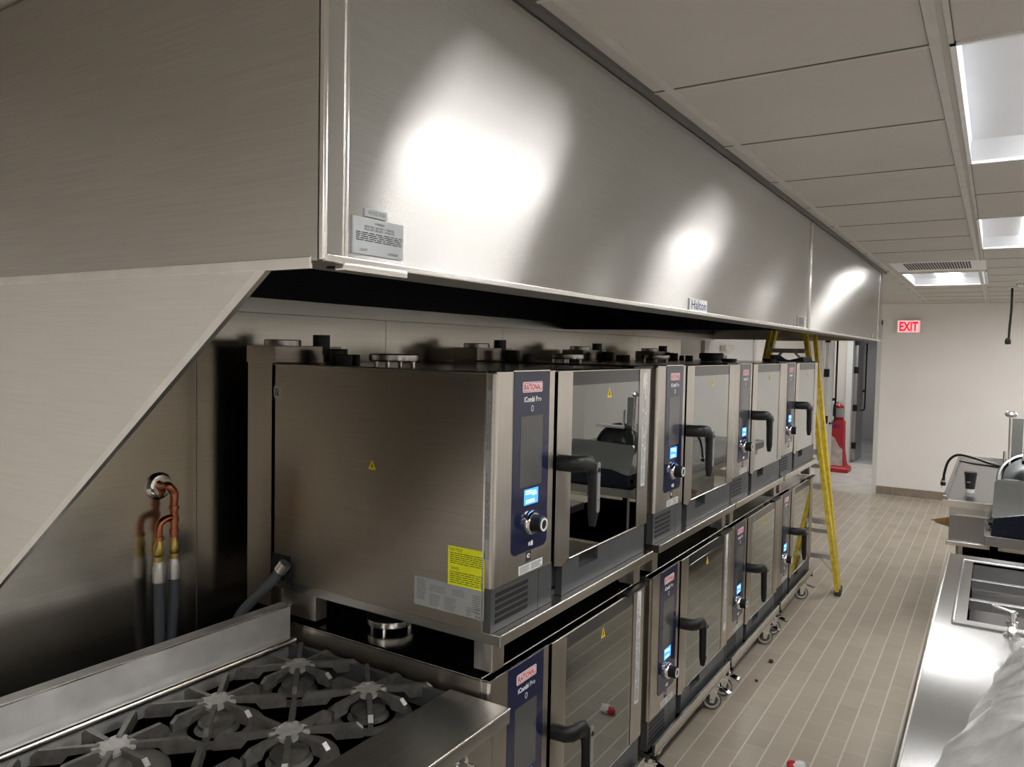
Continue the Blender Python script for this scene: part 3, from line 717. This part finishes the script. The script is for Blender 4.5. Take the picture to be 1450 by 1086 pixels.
def trolley_proto():
    t = thing('oven_trolley', 'x', 'trolley')
    W = 1.06
    MB().box(.004, .018, .012, W, .196, .234, .002).box(-.84, -.81, .02, W, .170, .200).box(-.84, -.004, .012, .05, .170, .2005).box(-.84, -.004, W-.035, W, .170, .2005).box(-.03, .018, .012, W, .190, .2008).build('frame', STH, t)
    MB().cyl((.016, .012, .233), (.016, W, .233), .003, seg=10).build('frame_edge', BRIGHT, t)
    MB().box(-.60, -.03, .05, W-.035, .170, .200).build('drip_pan', BLACKM, t)
    MB().box(-.02, .017, W-.03, W-.012, .165, .2).box(-.02, .017, .03, .048, .165, .2).build('bracket', BLACKM, t)
    for (x_, y_, fl) in ((-.035, .085, 1), (-.035, W-.085, 1), (-.78, .085, 0), (-.78, W-.085, 0)):
        ca, sa = math.cos(-1.15), math.sin(-1.15); u_ = Vector((ca, sa, 0)); w_ = Vector((-sa, ca, 0)); o_ = Vector((x_, y_, 0))
        W3 = lambda a_, b_, z_: o_ + u_*a_ + w_*b_ + Z*z_
        c = MB().lathe(W3(-.019, -.014, .0505), u_, [(.040, 0), (.043, .003), (.043, .033), (.040, .036), (.034, .036), (.030, .031), (.026, .027), (.012, .027), (.010, .031)], 28).build('caster', WHEEL, t)
        MB().lathe(W3(-.0165, -.014, .0505), u_, [(.043, 0), (.0505, .004), (.0505, .027), (.043, .031), (.043, .029)], 28).build('tyre', plain('tyre_grey', (.10, .10, .10), .55), c)
        m = MB().box(x_-.04, x_+.04, y_-.04, y_+.04, .160, .170).cyl((x_, y_, .128), (x_, y_, .161), .026)
        for q_ in (-.024, .020): m.poly([W3(q_, -.026, .128), W3(q_, .022, .128), W3(q_, -.004, .040), W3(q_, -.024, .040)], u_*.004)
        m.obox(W3(0, 0, .127), u_, w_, Z, .048, .068, .006).cyl(W3(-.028, -.014, .050), W3(.028, -.014, .050), .008, seg=10)
        m.build('fork', CHROME, c)
        if fl: MB().bar(W3(0, .02, .118), W3(.045, .075, .106), .034, .007).build('brake_lever', CHROME, c)
    return t
td = trolley_proto(); td.location = (-1.118, 1.693, 0); td['label'] = 'stainless trolley frame on casters under the nearest lower oven, behind the range'; td['group'] = 'oven trolleys'
ls = ['stainless trolley frame on casters under the second lower oven from the camera', 'stainless trolley frame on casters under the third lower oven from the camera', 'stainless trolley frame on casters under the farthest lower oven']
for i in range(1, 4): dup(td, (-1.118, YO[i], 0), ls[i-1], 'oven trolleys', SY[i])

# ------------------------------------------------------------------ gas range
RZ = .875; RX = -1.052; RY1 = 1.676; RY0 = .55; RB = -1.89
rg = thing('gas_range', 'stainless gas range with black cast iron grates in the foreground', 'range', ((RX+RB)/2, (RY0+RY1)/2, 0))
ox, oy = (RX+RB)/2, (RY0+RY1)/2
def R(mb, name, mat, par=rg):
    o = mb.build(name, mat); o.data.transform(Matrix.Translation((-ox, -oy, 0))); o.parent = par; return o
R(MB().box(RB-.06, -1.105, RY0, RY1-.02, .10, .80).box(-1.25, -1.09, RY0, RY1-.03, .70, .845), 'body', STH)
R(MB().box(-1.252, RX, RY0, RY1, RZ-.042, RZ, .003), 'front_ledge', RANGE)
R(MB().cyl((RX-.002, RY0, RZ-.003), (RX-.002, RY1, RZ-.003), .004, seg=12), 'ledge_edge', BRIGHT)
R(MB().box(RB-.05, RB, RY0, RY1-.012, RZ-.05, .988, .002).box(RB, RB+.012, RY0, RY1-.012, RZ-.05, RZ+.005, .003), 'backsplash', BSPL)
R(MB().box(RB-.003, RB+.002, RY0, RY1-.012, .985, .9905, .001).cyl((RB+.018, RY0, RZ+.002), (RB+.018, RY1-.012, RZ+.002), .012, seg=12), 'backsplash_rim', BRIGHT)
R(MB().box(RB, -1.252, RY1-.03, RY1-.014, RZ-.06, RZ-.004), 'side_rail', DGREY)
R(MB().box(RB, -1.25, RY0, RY1-.02, RZ-.085, RZ-.075), 'drip_tray', TRAY)
R(MB().box(RB, -1.25, RY0, RY0+.005, RZ-.075, RZ-.03), 'tray_side', TRAY)
for i, ky in enumerate((1.50, 1.22, .94, .66)):
    kn = R(MB().lathe((-1.09, ky, .775), X, [(.036, 0), (.036, .006), (.024, .010), (.022, .03), (.019, .033)]), 'knob', CHROME)
    R(MB().box(-1.06, -1.038, ky-.007, ky+.007, .745, .805, .004), 'knob_grip', CHROME, kn)
for li in (1,):
    R(MB().box(RB+.02, RB+.06, RY0+.02, RY0+.06, 0, .10), 'leg', STV); R(MB().box(RB+.02, RB+.06, RY1-.09, RY1-.05, 0, .10), 'leg', STV)
    R(MB().box(-1.20, -1.16, RY0+.02, RY0+.06, 0, .10), 'leg', STV); R(MB().box(-1.20, -1.16, RY1-.09, RY1-.05, 0, .10), 'leg', STV)
def finger(m, c, ang, r0, r1, w=.013, tip=None):
    d = Vector((math.cos(ang), math.sin(ang), 0)); s = Vector((-d.y, d.x, 0)); c = Vector(c)
    zt = 0; a = c + d*r0; b = c + d*r1
    L_ = r1-r0
    prof = [(0, 0), (L_-.016, 0), (L_, -.014), (L_, -.036), (L_*.55, -.036), (L_*.45, -.018), (L_*.12, -.014), (0, -.012)]
    m.poly([a + d*p[0] + Z*p[1] - s*w/2 for p in prof], s*w)
    if tip is not None:
        tip.obox(c + d*(r1-.0075) + Z*(-.0063), (d - Z*.87), s, (d*.87+Z), .0205, w*1.02, .002)
rows = (-1.720, -1.437); cols = (1.545, 1.265, .985, .705)
pitch = .28
for ry in cols:
    for rx in rows:
        zc = RZ + .004
        front = rx > -1.6
        m = MB(); tp = MB()
        for q in range(8):
            a = q*PI/4
            r1 = .134 if q % 2 == 0 else .178
            finger(m, (rx, ry, zc), a, .034, r1, tip=tp if q in ((0, 7, 1) if front else (0,)) else None)
        gr = R(m, 'burner_grate', IRON)
        R(tp, 'worn_tip', IRONT, gr)  # lighter strip on the sloped end of some fingers
        # bright notched hub plate
        m = MB(); pts = []
        for q in range(32):
            a = 2*PI*q/32; rr = .046 + .006*math.cos(4*a+PI)
            if q % 4 == 0: rr = .033
            pts.append((rx + rr*math.cos(a), ry + rr*math.sin(a), zc-.012))
        m.poly(pts, (0, 0, .008)); R(m, 'grate_hub', IRONT, gr)
        bh = R(MB().lathe((rx, ry, RZ-.085), Z, [(.056, 0), (.058, .01), (.046, .018), (.048, .020), (.048, .030), (.03, .034), (.001, .035)], 28), 'burner_head', IRON)
        m = MB(); m.lathe((rx, ry, RZ-.075), Z, [(.118, 0), (.122, .003), (.10, .008), (.075, .002), (.075, 0)], 36); R(m, 'burner_bowl', plain('bowl_dark', (.20, .192, .18), .42, .5), bh)

# ------------------------------------------------------------------ pipes, hoses, cable
XW = XL+.006
t = thing('copper_pipe_fitting', 'copper pipe tee with brass ends coming out of the steel wall', 'pipe', (XW, 1.422, 1.37))
MB().lathe((.0, .004, 0), X, [(.044, 0), (.044, .004), (.036, .014), (.022, .018)]).build('wall_flange', CHROME, t)
MB().tube([(.01, .004, 0), (.035, .006, .004), (.048, .008, .003), (.050, .024, -.02), (.050, .024, -.05)], .013).cyl((.05, .024, -.05), (.05, .024, -.16), .0125).cyl((.05, .024, -.06), (.05, .024, -.072), .0155).cyl((.05, .024, -.135), (.05, .024, -.148), .0155).cyl((.05, .024, -.095), (.05, .024, -.11), .0155).tube([(.05, .024, -.098), (.05, -.002, -.098), (.05, -.022, -.108), (.05, -.028, -.13), (.05, -.028, -.16)], .0115).cyl((.05, -.028, -.15), (.05, -.028, -.162), .015).build('copper_tee', COPPER, t)
for yy in (.024, -.028):
    MB().lathe((.05, yy, -.23), Z, [(.0145, 0), (.0165, .004), (.0165, .018), (.013, .022), (.0155, .03), (.0155, .05), (.011, .058), (.011, .075)], 12).build('brass_coupling', BRASS, t)
pts1 = [(XW+.05, 1.394, 1.085), (XW+.05, 1.395, .98), (XW+.05, 1.398, .85), (XW+.055, 1.402, .70), (XW+.06, 1.402, .42), (XW+.06, 1.402, .02)]
pts2 = [(XW+.05, 1.446, 1.085), (XW+.05, 1.444, .99), (XW+.05, 1.434, .85), (XW+.05, 1.442, .70), (XW+.05, 1.447, .42), (XW+.05, 1.447, .02)]
for pts, l_ in ((pts1, 'grey water hose hanging left of the other from the copper fitting'), (pts2, 'grey water hose hanging right of the other from the copper fitting')):
    h_ = thing('water_hose', l_, 'hose', (pts[0][0], pts[0][1], .02), group='hoses below the copper fitting')
    o = MB().tube(pts, .0165).build('tube', HOSE); o.data.transform(Matrix.Translation((-pts[0][0], -pts[0][1], -.02))); o.parent = h_
    o = MB().lathe((pts[0][0], pts[0][1], 1.075), Z, [(.0175, 0), (.019, .003), (.019, .05), (.0155, .055), (.0155, .067)]).build('ferrule', ALU); o.data.transform(Matrix.Translation((-pts[0][0], -pts[0][1], -.02))); o.parent = h_
cb = thing('supply_conduit', 'grey flexible conduit rising from behind the range into the nearest oven', 'conduit', (-1.98, 1.60, .86))
pp = [(-1.93, 1.668, 1.105), (-1.97, 1.650, 1.05), (-2.02, 1.62, .99), (-2.055, 1.59, .93), (-2.075, 1.58, .85), (-2.08, 1.58, .60), (-2.08, 1.58, .02)]
o = MB().tube(pp, .017).build('conduit', HOSE); o.data.transform(Matrix.Translation((1.98, -1.60, -.86))); o.parent = cb
o = MB().cyl((-1.922, 1.670, 1.117), (-1.940, 1.662, 1.09), .020).build('connector', ALU); o.data.transform(Matrix.Translation((1.98, -1.60, -.86))); o.parent = cb

# ------------------------------------------------------------------ step ladder
lx0, ly0 = -1.41, 5.83
ld = thing('step_ladder', 'yellow fibreglass step ladder standing past the farthest ovens', 'ladder', (lx0, ly0+.4, 0))
def LD(mb, name, mat, par=ld):
    o = mb.build(name, mat); o.data.transform(Matrix.Translation((-lx0, -ly0-.4, 0))); o.parent = par; return o
HT = 2.30
def fr(s, z):   # near section
    f = z/HT; return Vector((-1.410 + s*(.466*(1-f) + .066*f), 6.17 + .22*f, z))
def rr(s, z):   # far section, folded against it
    f = z/HT; return Vector((-1.410 + s*(.456*(1-f) + .132*f), 6.255 + .20*f, z))
for s in (-1, 1):
    o = LD(MB().bar(fr(s, .03), fr(s, HT), .03, .075, up=(0, 1, 0)), 'front_rail', FIBER)
    LD(MB().obox(fr(s, .025), X, Y, Z, .045, .07, .05, .006), 'foot', FEET, o)
    o = LD(MB().bar(rr(s, .03), rr(s, HT), .028, .055, up=(0, 1, 0)), 'rear_rail', FIBER)
    LD(MB().obox(rr(s, .025), X, Y, Z, .045, .07, .05, .006), 'foot', FEET, o)
    LD(MB().bar(fr(s, 1.25)+Vector((s*-.03, .02, .2)), fr(s, 1.0)+Vector((s*-.03, .03, 0)), .004, .02), 'spreader', ALU)
z = .30
while z < HT-.1:
    a, b_ = fr(-1, z), fr(1, z)
    o = LD(MB().box(a.x+.012, b_.x-.012, a.y-.045, a.y+.045, z-.004, z).box(a.x+.012, b_.x-.012, a.y-.047, a.y-.043, z-.035, z), 'step', ALU)
    if z < .4 or z > 1.7:
        LD(MB().bar(a+Vector((.10, -.03, -.02)), fr(-1, z-.13)+Vector((.02, 0, 0)), .004, .02).bar(b_+Vector((-.10, -.03, -.02)), fr(1, z-.13)+Vector((-.02, 0, 0)), .004, .02), 'step_brace', ALU, o)
    z += .262
z = .45
while z < HT:
    LD(MB().bar(rr(-1, z), rr(1, z), .02, .03), 'rear_bar', ALU); z += .5
LD(MB().box(-1.56, -1.26, 6.34, 6.50, HT-.02, HT+.03, .008), 'top_cap', plain('ladder_cap', (.55, .42, .03), .5))

# ------------------------------------------------------------------ counter with drop-in well on the right
CX, CY0, CY1, CZ = -.156, .9, 4.14, .9
ct = thing('steel_counter', 'long stainless work counter along the right side of the aisle', 'counter', (CX+.4, 2.5, 0))
def CT(mb, name, mat, par=ct):
    o = mb.build(name, mat); o.data.transform(Matrix.Translation((-CX-.4, -2.5, 0))); o.parent = par; return o
wx0, wx1, wy0, wy1 = -.052, .50, 3.10, 4.00
m = MB()
for (x0, x1, y0, y1) in ((CX, wx0, CY0, CY1), (wx1, .72, CY0, CY1), (wx0, wx1, CY0, wy0), (wx0, wx1, wy1, CY1)):
    m.box(x0, x1, y0, y1, CZ-.006, CZ)
CT(m, 'worktop', WHITESTEEL)
CT(MB().cyl((CX+.003, CY0, CZ-.004), (CX+.003, CY1, CZ-.004), .007, seg=10).box(CX-.004, CX+.012, CY1-.003, CY1+.002, CZ-.03, CZ).box(CX, .72, CY1-.004, CY1, CZ-.03, CZ-.001), 'edge_roll', BRIGHT)
CT(MB().box(CX-.004, CX+.004, CY0, CY1, CZ-.045, CZ-.010), 'edge_apron', DGREY)
CT(MB().box(CX+.06, .72, CY0, CY1-.06, .12, CZ-.21).box(CX+.06, CX+.066, CY0, CY1-.06, CZ-.21, CZ-.006).box(CX+.06, .72, CY1-.066, CY1-.06, CZ-.21, CZ-.006), 'cabinet', STH)
for (x_, y_) in ((CX+.1, CY1-.12), (CX+.1, CY0+.1), (.66, CY1-.12), (.66, CY0+.1)): CT(MB().cyl((x_, y_, 0), (x_, y_, .12), .022), 'leg', STV)
# drop-in well: raised rim, walls, divider bars
rim = MB()
ri = .040
for (a, b_) in (((wx0-ri, wy0-ri), (wx1+ri, wy0-ri)), ((wx0-ri, wy1+ri), (wx1+ri, wy1+ri)), ((wx0-ri, wy0-ri), (wx0-ri, wy1+ri)), ((wx1+ri, wy0-ri), (wx1+ri, wy1+ri))):
    rim.cyl((*a, CZ+.003), (*b_, CZ+.003), .006, seg=10)
rim.box(wx0-ri, wx0, wy0-ri, wy1+ri, CZ, CZ+.005).box(wx1, wx1+ri, wy0-ri, wy1+ri, CZ, CZ+.005).box(wx0, wx1, wy0-ri, wy0, CZ, CZ+.005).box(wx0, wx1, wy1, wy1+ri, CZ, CZ+.005)
wl = CT(rim, 'well_rim', WHITESTEEL)
m = MB().box(wx0-.004, wx0, wy0, wy1, CZ-.14, CZ+.004).box(wx1, wx1+.004, wy0, wy1, CZ-.14, CZ+.004).box(wx0, wx1, wy0-.004, wy0, CZ-.14, CZ+.004).box(wx0, wx1, wy1, wy1+.004, CZ-.14, CZ+.004).box(wx0, wx1, wy0, wy1, CZ-.14, CZ-.136)
CT(m, 'well', WHITESTEEL, wl)
for yy in (3.385, 3.695): CT(MB().box(wx0, wx1, yy-.014, yy+.014, CZ-.034, CZ+.004, .002), 'divider_bar', WHITESTEEL, wl)
# draw-off tap
tp = thing('lever_tap', 'small chrome lever tap on the counter in front of the sunken well', 'tap', (.080, 3.02, CZ))
MB().lathe((0, 0, 0), Z, [(.024, 0), (.024, .006), (.014, .010), (.012, .03), (.017, .034), (.017, .05), (.011, .054), (.011, .066), (.015, .070), (.015, .082), (.006, .088)]).cyl((0, 0, .042), (.0, -.045, .036), .011).build('body', CHROME, tp)
MB().bar((.004, 0, .082), (-.060, -.01, .100), .017, .008, b=.003).build('lever', CHROME, tp)
# clear film thrown over the near counter
m = MB(); bmv = {}
NU, NV = 90, 50
e0, e1 = Vector((-.122, 1.70, 0)), Vector((.105, 3.00, 0))
rf = random.Random(2)
from mathutils import noise as mnoise
for i in range(NU):
    for j in range(NV):
        s, q = i/(NU-1), j/(NV-1)
        p = e0.lerp(e1, s) + Vector((.62*q, -.22*q, 0))
        k_ = min(1, q*4)
        h = (.20*(1-math.exp(-2.6*q)) + .16*q)*(.45+.55*math.sin(PI*min(1, .12+s*.85)))
        w1 = s*16 + 5*q + 2.2*mnoise.noise(Vector((s*2.5, q*2, 1)))
        fold = (.024*(1-abs(math.sin(w1)))**2 + .034*mnoise.noise(Vector((s*4, q*3, 4))) + .024*(1-abs(mnoise.noise(Vector((s*9+q*7, q*2, 8)))))**5)*k_
        edge = Vector((.018*mnoise.noise(Vector((s*9, 0, 2))), .02*mnoise.noise(Vector((s*7, 5, 2))), 0))*(1-q)
        bmv[i, j] = m.bm.verts.new(p + edge + Vector((0, 0, CZ + .004 + max(0, h + fold))))
for i in range(NU-1):
    for j in range(NV-1): m.bm.faces.new((bmv[i, j], bmv[i, j+1], bmv[i+1, j+1], bmv[i+1, j]))
o = m.build('plastic_sheet', FILM, sharp=60); tag(o, 'crumpled clear plastic sheet draped on the near end of the counter', 'plastic sheet')

# ------------------------------------------------------------------ back table (with drawer) and cup
ta = thing('prep_table', 'stainless table with a raised left edge by the far wall, black cup on it', 'table', (.4, 6.85, 0))
def TA(mb, name, mat, par=ta):
    o = mb.build(name, mat); o.data.transform(Matrix.Translation((-.4, -6.85, 0))); o.parent = par; return o
TA(MB().box(-.24, 1.3, 5.70, 8.0, .87, .9, .003).box(-.262, -.24, 5.70, 8.0, .86, .925, .004), 'tabletop', WHITESTEEL)
TA(B(-.262, 1.3, 5.694, 5.701, .855, .899), 'front_edge', BRIGHT); TA(B(-.262, 1.3, 7.98, 8.0, .9, .94), 'rear_upstand', BRIGHT)
TA(MB().box(-.225, 1.25, 5.75, 7.9, .80, .87), 'apron', STH)
TA(MB().box(-.222, 1.25, 5.73, 6.5, .63, .80, .002), 'drawer_box', WHITESTEEL)
TA(MB().box(-.235, 1.26, 5.71, 5.78, .60, .63, .006), 'drawer_lip', BRIGHT)
for (x_, y_) in ((-.16, 5.80), (-.16, 7.8), (1.2, 5.80), (1.2, 7.8)):
    l_ = TA(MB().cyl((x_, y_, .0), (x_, y_, .80), .02), 'leg', STV); TA(MB().lathe((x_, y_, 0), Z, [(.015, 0), (.026, .03), (.026, .07), (.022, .075)]), 'foot', CHROME, l_)
TA(MB().box(-.19, 1.22, 5.78, 7.85, .25, .275), 'undershelf', STH)
cu = thing('paper_cup', 'black paper cup with lid standing on the far steel table', 'cup', (-.120, 6.10, .9005))
MB().lathe((0, 0, .0), Z, [(.0265, 0), (.0285, .025)], 28).build('cup_base', WHITE, cu)
MB().lathe((0, 0, .0252), Z, [(.0286, 0), (.038, .10)], 28).build('cup_body', CUPB, cu)
MB().lathe((0, 0, .124), Z, [(.0395, 0), (.0415, .003), (.0405, .009), (.0375, .011), (.0365, .018), (.033, .019), (.001, .015)], 28).build('lid', BLACK, cu)
m = MB(); m.text('MEC', (-.008, -.0365, .075), Vector((.98, .2, 0)), Z, .022, .008); m.build('lettering', PRINTW, cu)
tag(MB().poly([(-.335, 5.80, .735), (-.225, 5.76, .775), (-.224, 5.80, .71)], (0, .006, 0)).poly([(-.31, 5.80, .722), (-.225, 5.76, .775), (-.224, 5.86, .69)], (0, .004, 0)).build('paper_scrap', PAPER), 'torn brown paper corner sticking out of the far table drawer box', 'paper')
# ------------------------------------------------------------------ slicer on its stand
tb = thing('equipment_stand', 'low stainless stand with rim holding the meat slicer', 'table', (.4, 5.4, 0))
def TB(mb, name, mat, par=tb):
    o = mb.build(name, mat); o.data.transform(Matrix.Translation((-.4, -5.4, 0))); o.parent = par; return o
TB(MB().box(-.018, .9, 5.155, 5.66, .775, .790, .002), 'tabletop', WHITESTEEL)
TB(MB().box(-.02, .9, 5.150, 5.158, .745, .803, .002).box(-.022, -.014, 5.15, 5.66, .745, .803, .002), 'rim', WHITESTEEL)
for (x_, y_) in ((.03, 5.20), (.03, 5.61), (.85, 5.20), (.85, 5.61)): TB(MB().box(x_-.02, x_+.02, y_-.02, y_+.02, 0, .775), 'leg', STV)
TB(MB().box(.0, .88, 5.19, 5.63, .35, .37), 'undershelf', STH)
sl = thing('meat_slicer', 'meat slicer with dark base and round blade guard at the right edge', 'slicer', (.25, 5.4, .79))
def SL(mb, name, mat, par=sl):
    o = mb.build(name, mat); o.data.transform(Matrix.Translation((-.25, -5.4, -.79))); o.parent = par; return o
b_ = SL(MB().poly([(.012, 5.20, .80), (.55, 5.20, .80), (.55, 5.20, .935), (.16, 5.20, .935), (.02, 5.20, .90)], (0, .36, 0)), 'base', NAVYB)
SL(MB().cyl((.05, 5.24, .7905), (.05, 5.24, .801), .016).cyl((.05, 5.53, .7905), (.05, 5.53, .801), .016).cyl((.5, 5.24, .7905), (.5, 5.24, .801), .016).cyl((.5, 5.53, .7905), (.5, 5.53, .801), .016), 'feet', BLACK, b_)
SL(MB().box(.006, .014, 5.26, 5.29, .83, .86).box(-.004, .014, 5.26, 5.275, .845, .865), 'control', BLACK, b_)
SL(MB().poly([(.012, 5.215, .905), (.55, 5.215, .945), (.55, 5.32, 1.13), (.035, 5.31, 1.115), (.018, 5.30, 1.10)], (0, .012, .002)), 'carriage_plate', SLIC)
SL(MB().lathe((.20, 5.40, 1.10), Vector((0, -.86, .5)), [(.172, 0), (.176, .010), (.176, .03), (.168, .042), (.156, .042), (.154, .012), (.02, .012)], 48), 'blade_guard', plain('guard_grey', (.20, .21, .215), .22, 1))
SL(MB().lathe((.20, 5.400, 1.10), Vector((0, -.86, .5)), [(.13, .013), (.146, .022), (.150, .026), (.140, .030), (.10, .024), (.06, .034), (.01, .036)], 48), 'blade', plain('blade_dark', (.05, .052, .055), .18, .8))
SL(MB().cyl((.088, 5.43, 1.18), (.085, 5.45, 1.475), .010, seg=14).cyl((.062, 5.43, 1.18), (.062, 5.44, 1.27), .008, seg=10), 'guide_rod', CHROME)
SL(MB().lathe((.085, 5.45, 1.475), Z, [(.012, 0), (.028, .008), (.034, .020), (.026, .034), (.012, .040)]), 'rod_knob', ALU)
SL(MB().box(.095, .15, 5.45, 5.462, 1.20, 1.47, .002), 'pusher_plate', SLIC)
SL(MB().cyl((.165, 5.42, 1.24), (.165, 5.43, 1.37), .010).box(.15, .40, 5.41, 5.45, 1.225, 1.25, .004), 'sharpener', ALU)
SL(MB().tube([(.09, 5.60, 1.15), (.0, 5.80, 1.145), (-.12, 5.95, 1.162), (-.20, 6.0, 1.163), (-.25, 6.0, 1.12), (-.272, 6.0, 1.04), (-.276, 6.0, .99)], .0085, seg=8), 'power_cord', BLACK)
SL(MB().tube([(.09, 5.62, 1.142), (-.02, 5.82, 1.128), (-.12, 5.95, 1.12), (-.185, 6.0, 1.126)], .0065, seg=8), 'cord_loop', BLACK)
pg = SL(MB().lathe((-.278, 6.0, .945), Z, [(.016, 0), (.017, .02), (.012, .035), (.009, .05)]), 'plug', BLACK)
SL(MB().lathe((-.277, 6.0, .970), Z, [(.0175, 0), (.0175, .012)]).cyl((-.285, 6.0, .925), (-.285, 6.0, .946), .003, seg=6), 'plug_collar', ALU, pg)

# ------------------------------------------------------------------ fire extinguisher on its red stand
es = thing('extinguisher_stand', 'red plastic stand under the extinguisher in the corridor', 'stand', (-2.06, 12.85, 0))
m = MB()
prof = [(.0, .225), (.06, .225), (.075, .20), (.10, .175), (.20, .15), (.35, .128), (.78, .118), (.80, .112)]
t_ = bmesh.new(); rings = []
for z_, hw in prof:
    rings.append([t_.verts.new((sx*hw*.8 + (-.0 if z_ < .1 else -.01), sy*hw*.8, z_)) for sx, sy in ((-1, -1), (1, -1), (1, 1), (-1, 1))])
for k in range(len(rings)-1):
    for i in range(4): t_.faces.new((rings[k][i], rings[k][(i+1) % 4], rings[k+1][(i+1) % 4], rings[k+1][i]))
t_.faces.new(rings[0][::-1]); t_.faces.new(rings[-1]); m._merge(t_)
m.build('body', STRED, es)
m = MB().poly([(-.105, -.140, .10), (.095, -.140, .10), (.085, -.112, .36), (.03, -.104, .40), (-.03, -.104, .52), (-.085, -.104, .56)], (0, .004, 0)); m.build('faded_label', STPALE, es)
MB().text('ABC', (-.03, -.0985, .71), X, Z, .11, .06, .02).build('lettering', PRINTN, es)
ex = thing('fire_extinguisher', 'small red fire extinguisher standing on the red stand in the corridor', 'fire extinguisher', (-2.06, 12.85, .8))
MB().lathe((0, 0, 0), Z, [(.068, 0), (.072, .01), (.072, .20), (.06, .235), (.03, .255), (.02, .262)]).build('cylinder', EXRED, ex)
MB().lathe((0, 0, .055), Z, [(.0725, 0), (.0735, .002), (.0735, .14), (.0725, .142)]).build('label_band', LABEL, ex)
MB().box(-.02, .02, -.02, .02, .262, .29).bar((-.03, 0, .295), (.075, 0, .335), .018, .008).bar((-.03, 0, .285), (.07, 0, .275), .018, .008).build('valve_lever', CHROME, ex)
MB().tube([(-.02, 0, .28), (-.07, 0, .26), (-.085, 0, .18), (-.085, 0, .06)], .010).build('hose', BLACK, ex)
# ------------------------------------------------------------------ litter on the floor
for i, (x_, y_, r_, l_) in enumerate(((-1.054, 4.58, .014, 'dark crumb on the floor tiles, the one nearer the casters farther along'), (-1.057, 4.262, .009, 'smaller dark crumb on the floor tiles, nearer the camera'))):
    t_ = bmesh.new(); bmesh.ops.create_icosphere(t_, subdivisions=2, radius=r_)
    for v in t_.verts: v.co = v.co*(1+.35*mnoise.noise(v.co*90)); v.co.z = v.co.z*.7 + r_*.66; v.co += Vector((x_, y_, 0))
    m = MB(); m._merge(t_); tag(m.build('crumb', plain('crumb_brown', (.05, .035, .025), .8), loc=(x_, y_, 0)), l_, 'litter', 'crumbs on the floor')
w_ = thing('crumpled_wrapper', 'small red and white crumpled wrapper on the floor at the bottom edge', 'litter', (-.678, 3.455, 0))
m = MB(); t_ = bmesh.new(); bmesh.ops.create_icosphere(t_, subdivisions=2, radius=.03)
for v in t_.verts: v.co = v.co*(1+.5*mnoise.noise(v.co*60)); v.co.z = max(0, v.co.z*.7+.018); v.co.x += .02
m._merge(t_); m.build('white_part', WHITE, w_)
m = MB(); t_ = bmesh.new(); bmesh.ops.create_icosphere(t_, subdivisions=2, radius=.02)
for v in t_.verts: v.co = v.co*(1+.5*mnoise.noise(v.co*80)); v.co.z = max(0, v.co.z+.018); v.co.x -= .012; v.co.y -= .008
m._merge(t_); m.build('red_part', RED, w_)

# ------------------------------------------------------------------ world and colour
w = bpy.data.worlds.new('world'); S.world = w; w.use_nodes = True
w.node_tree.nodes['Background'].inputs[0].default_value = (.02, .02, .02, 1)
S.view_settings.view_transform = 'Standard'
S.view_settings.look = 'None'
S.view_settings.exposure = 0.45
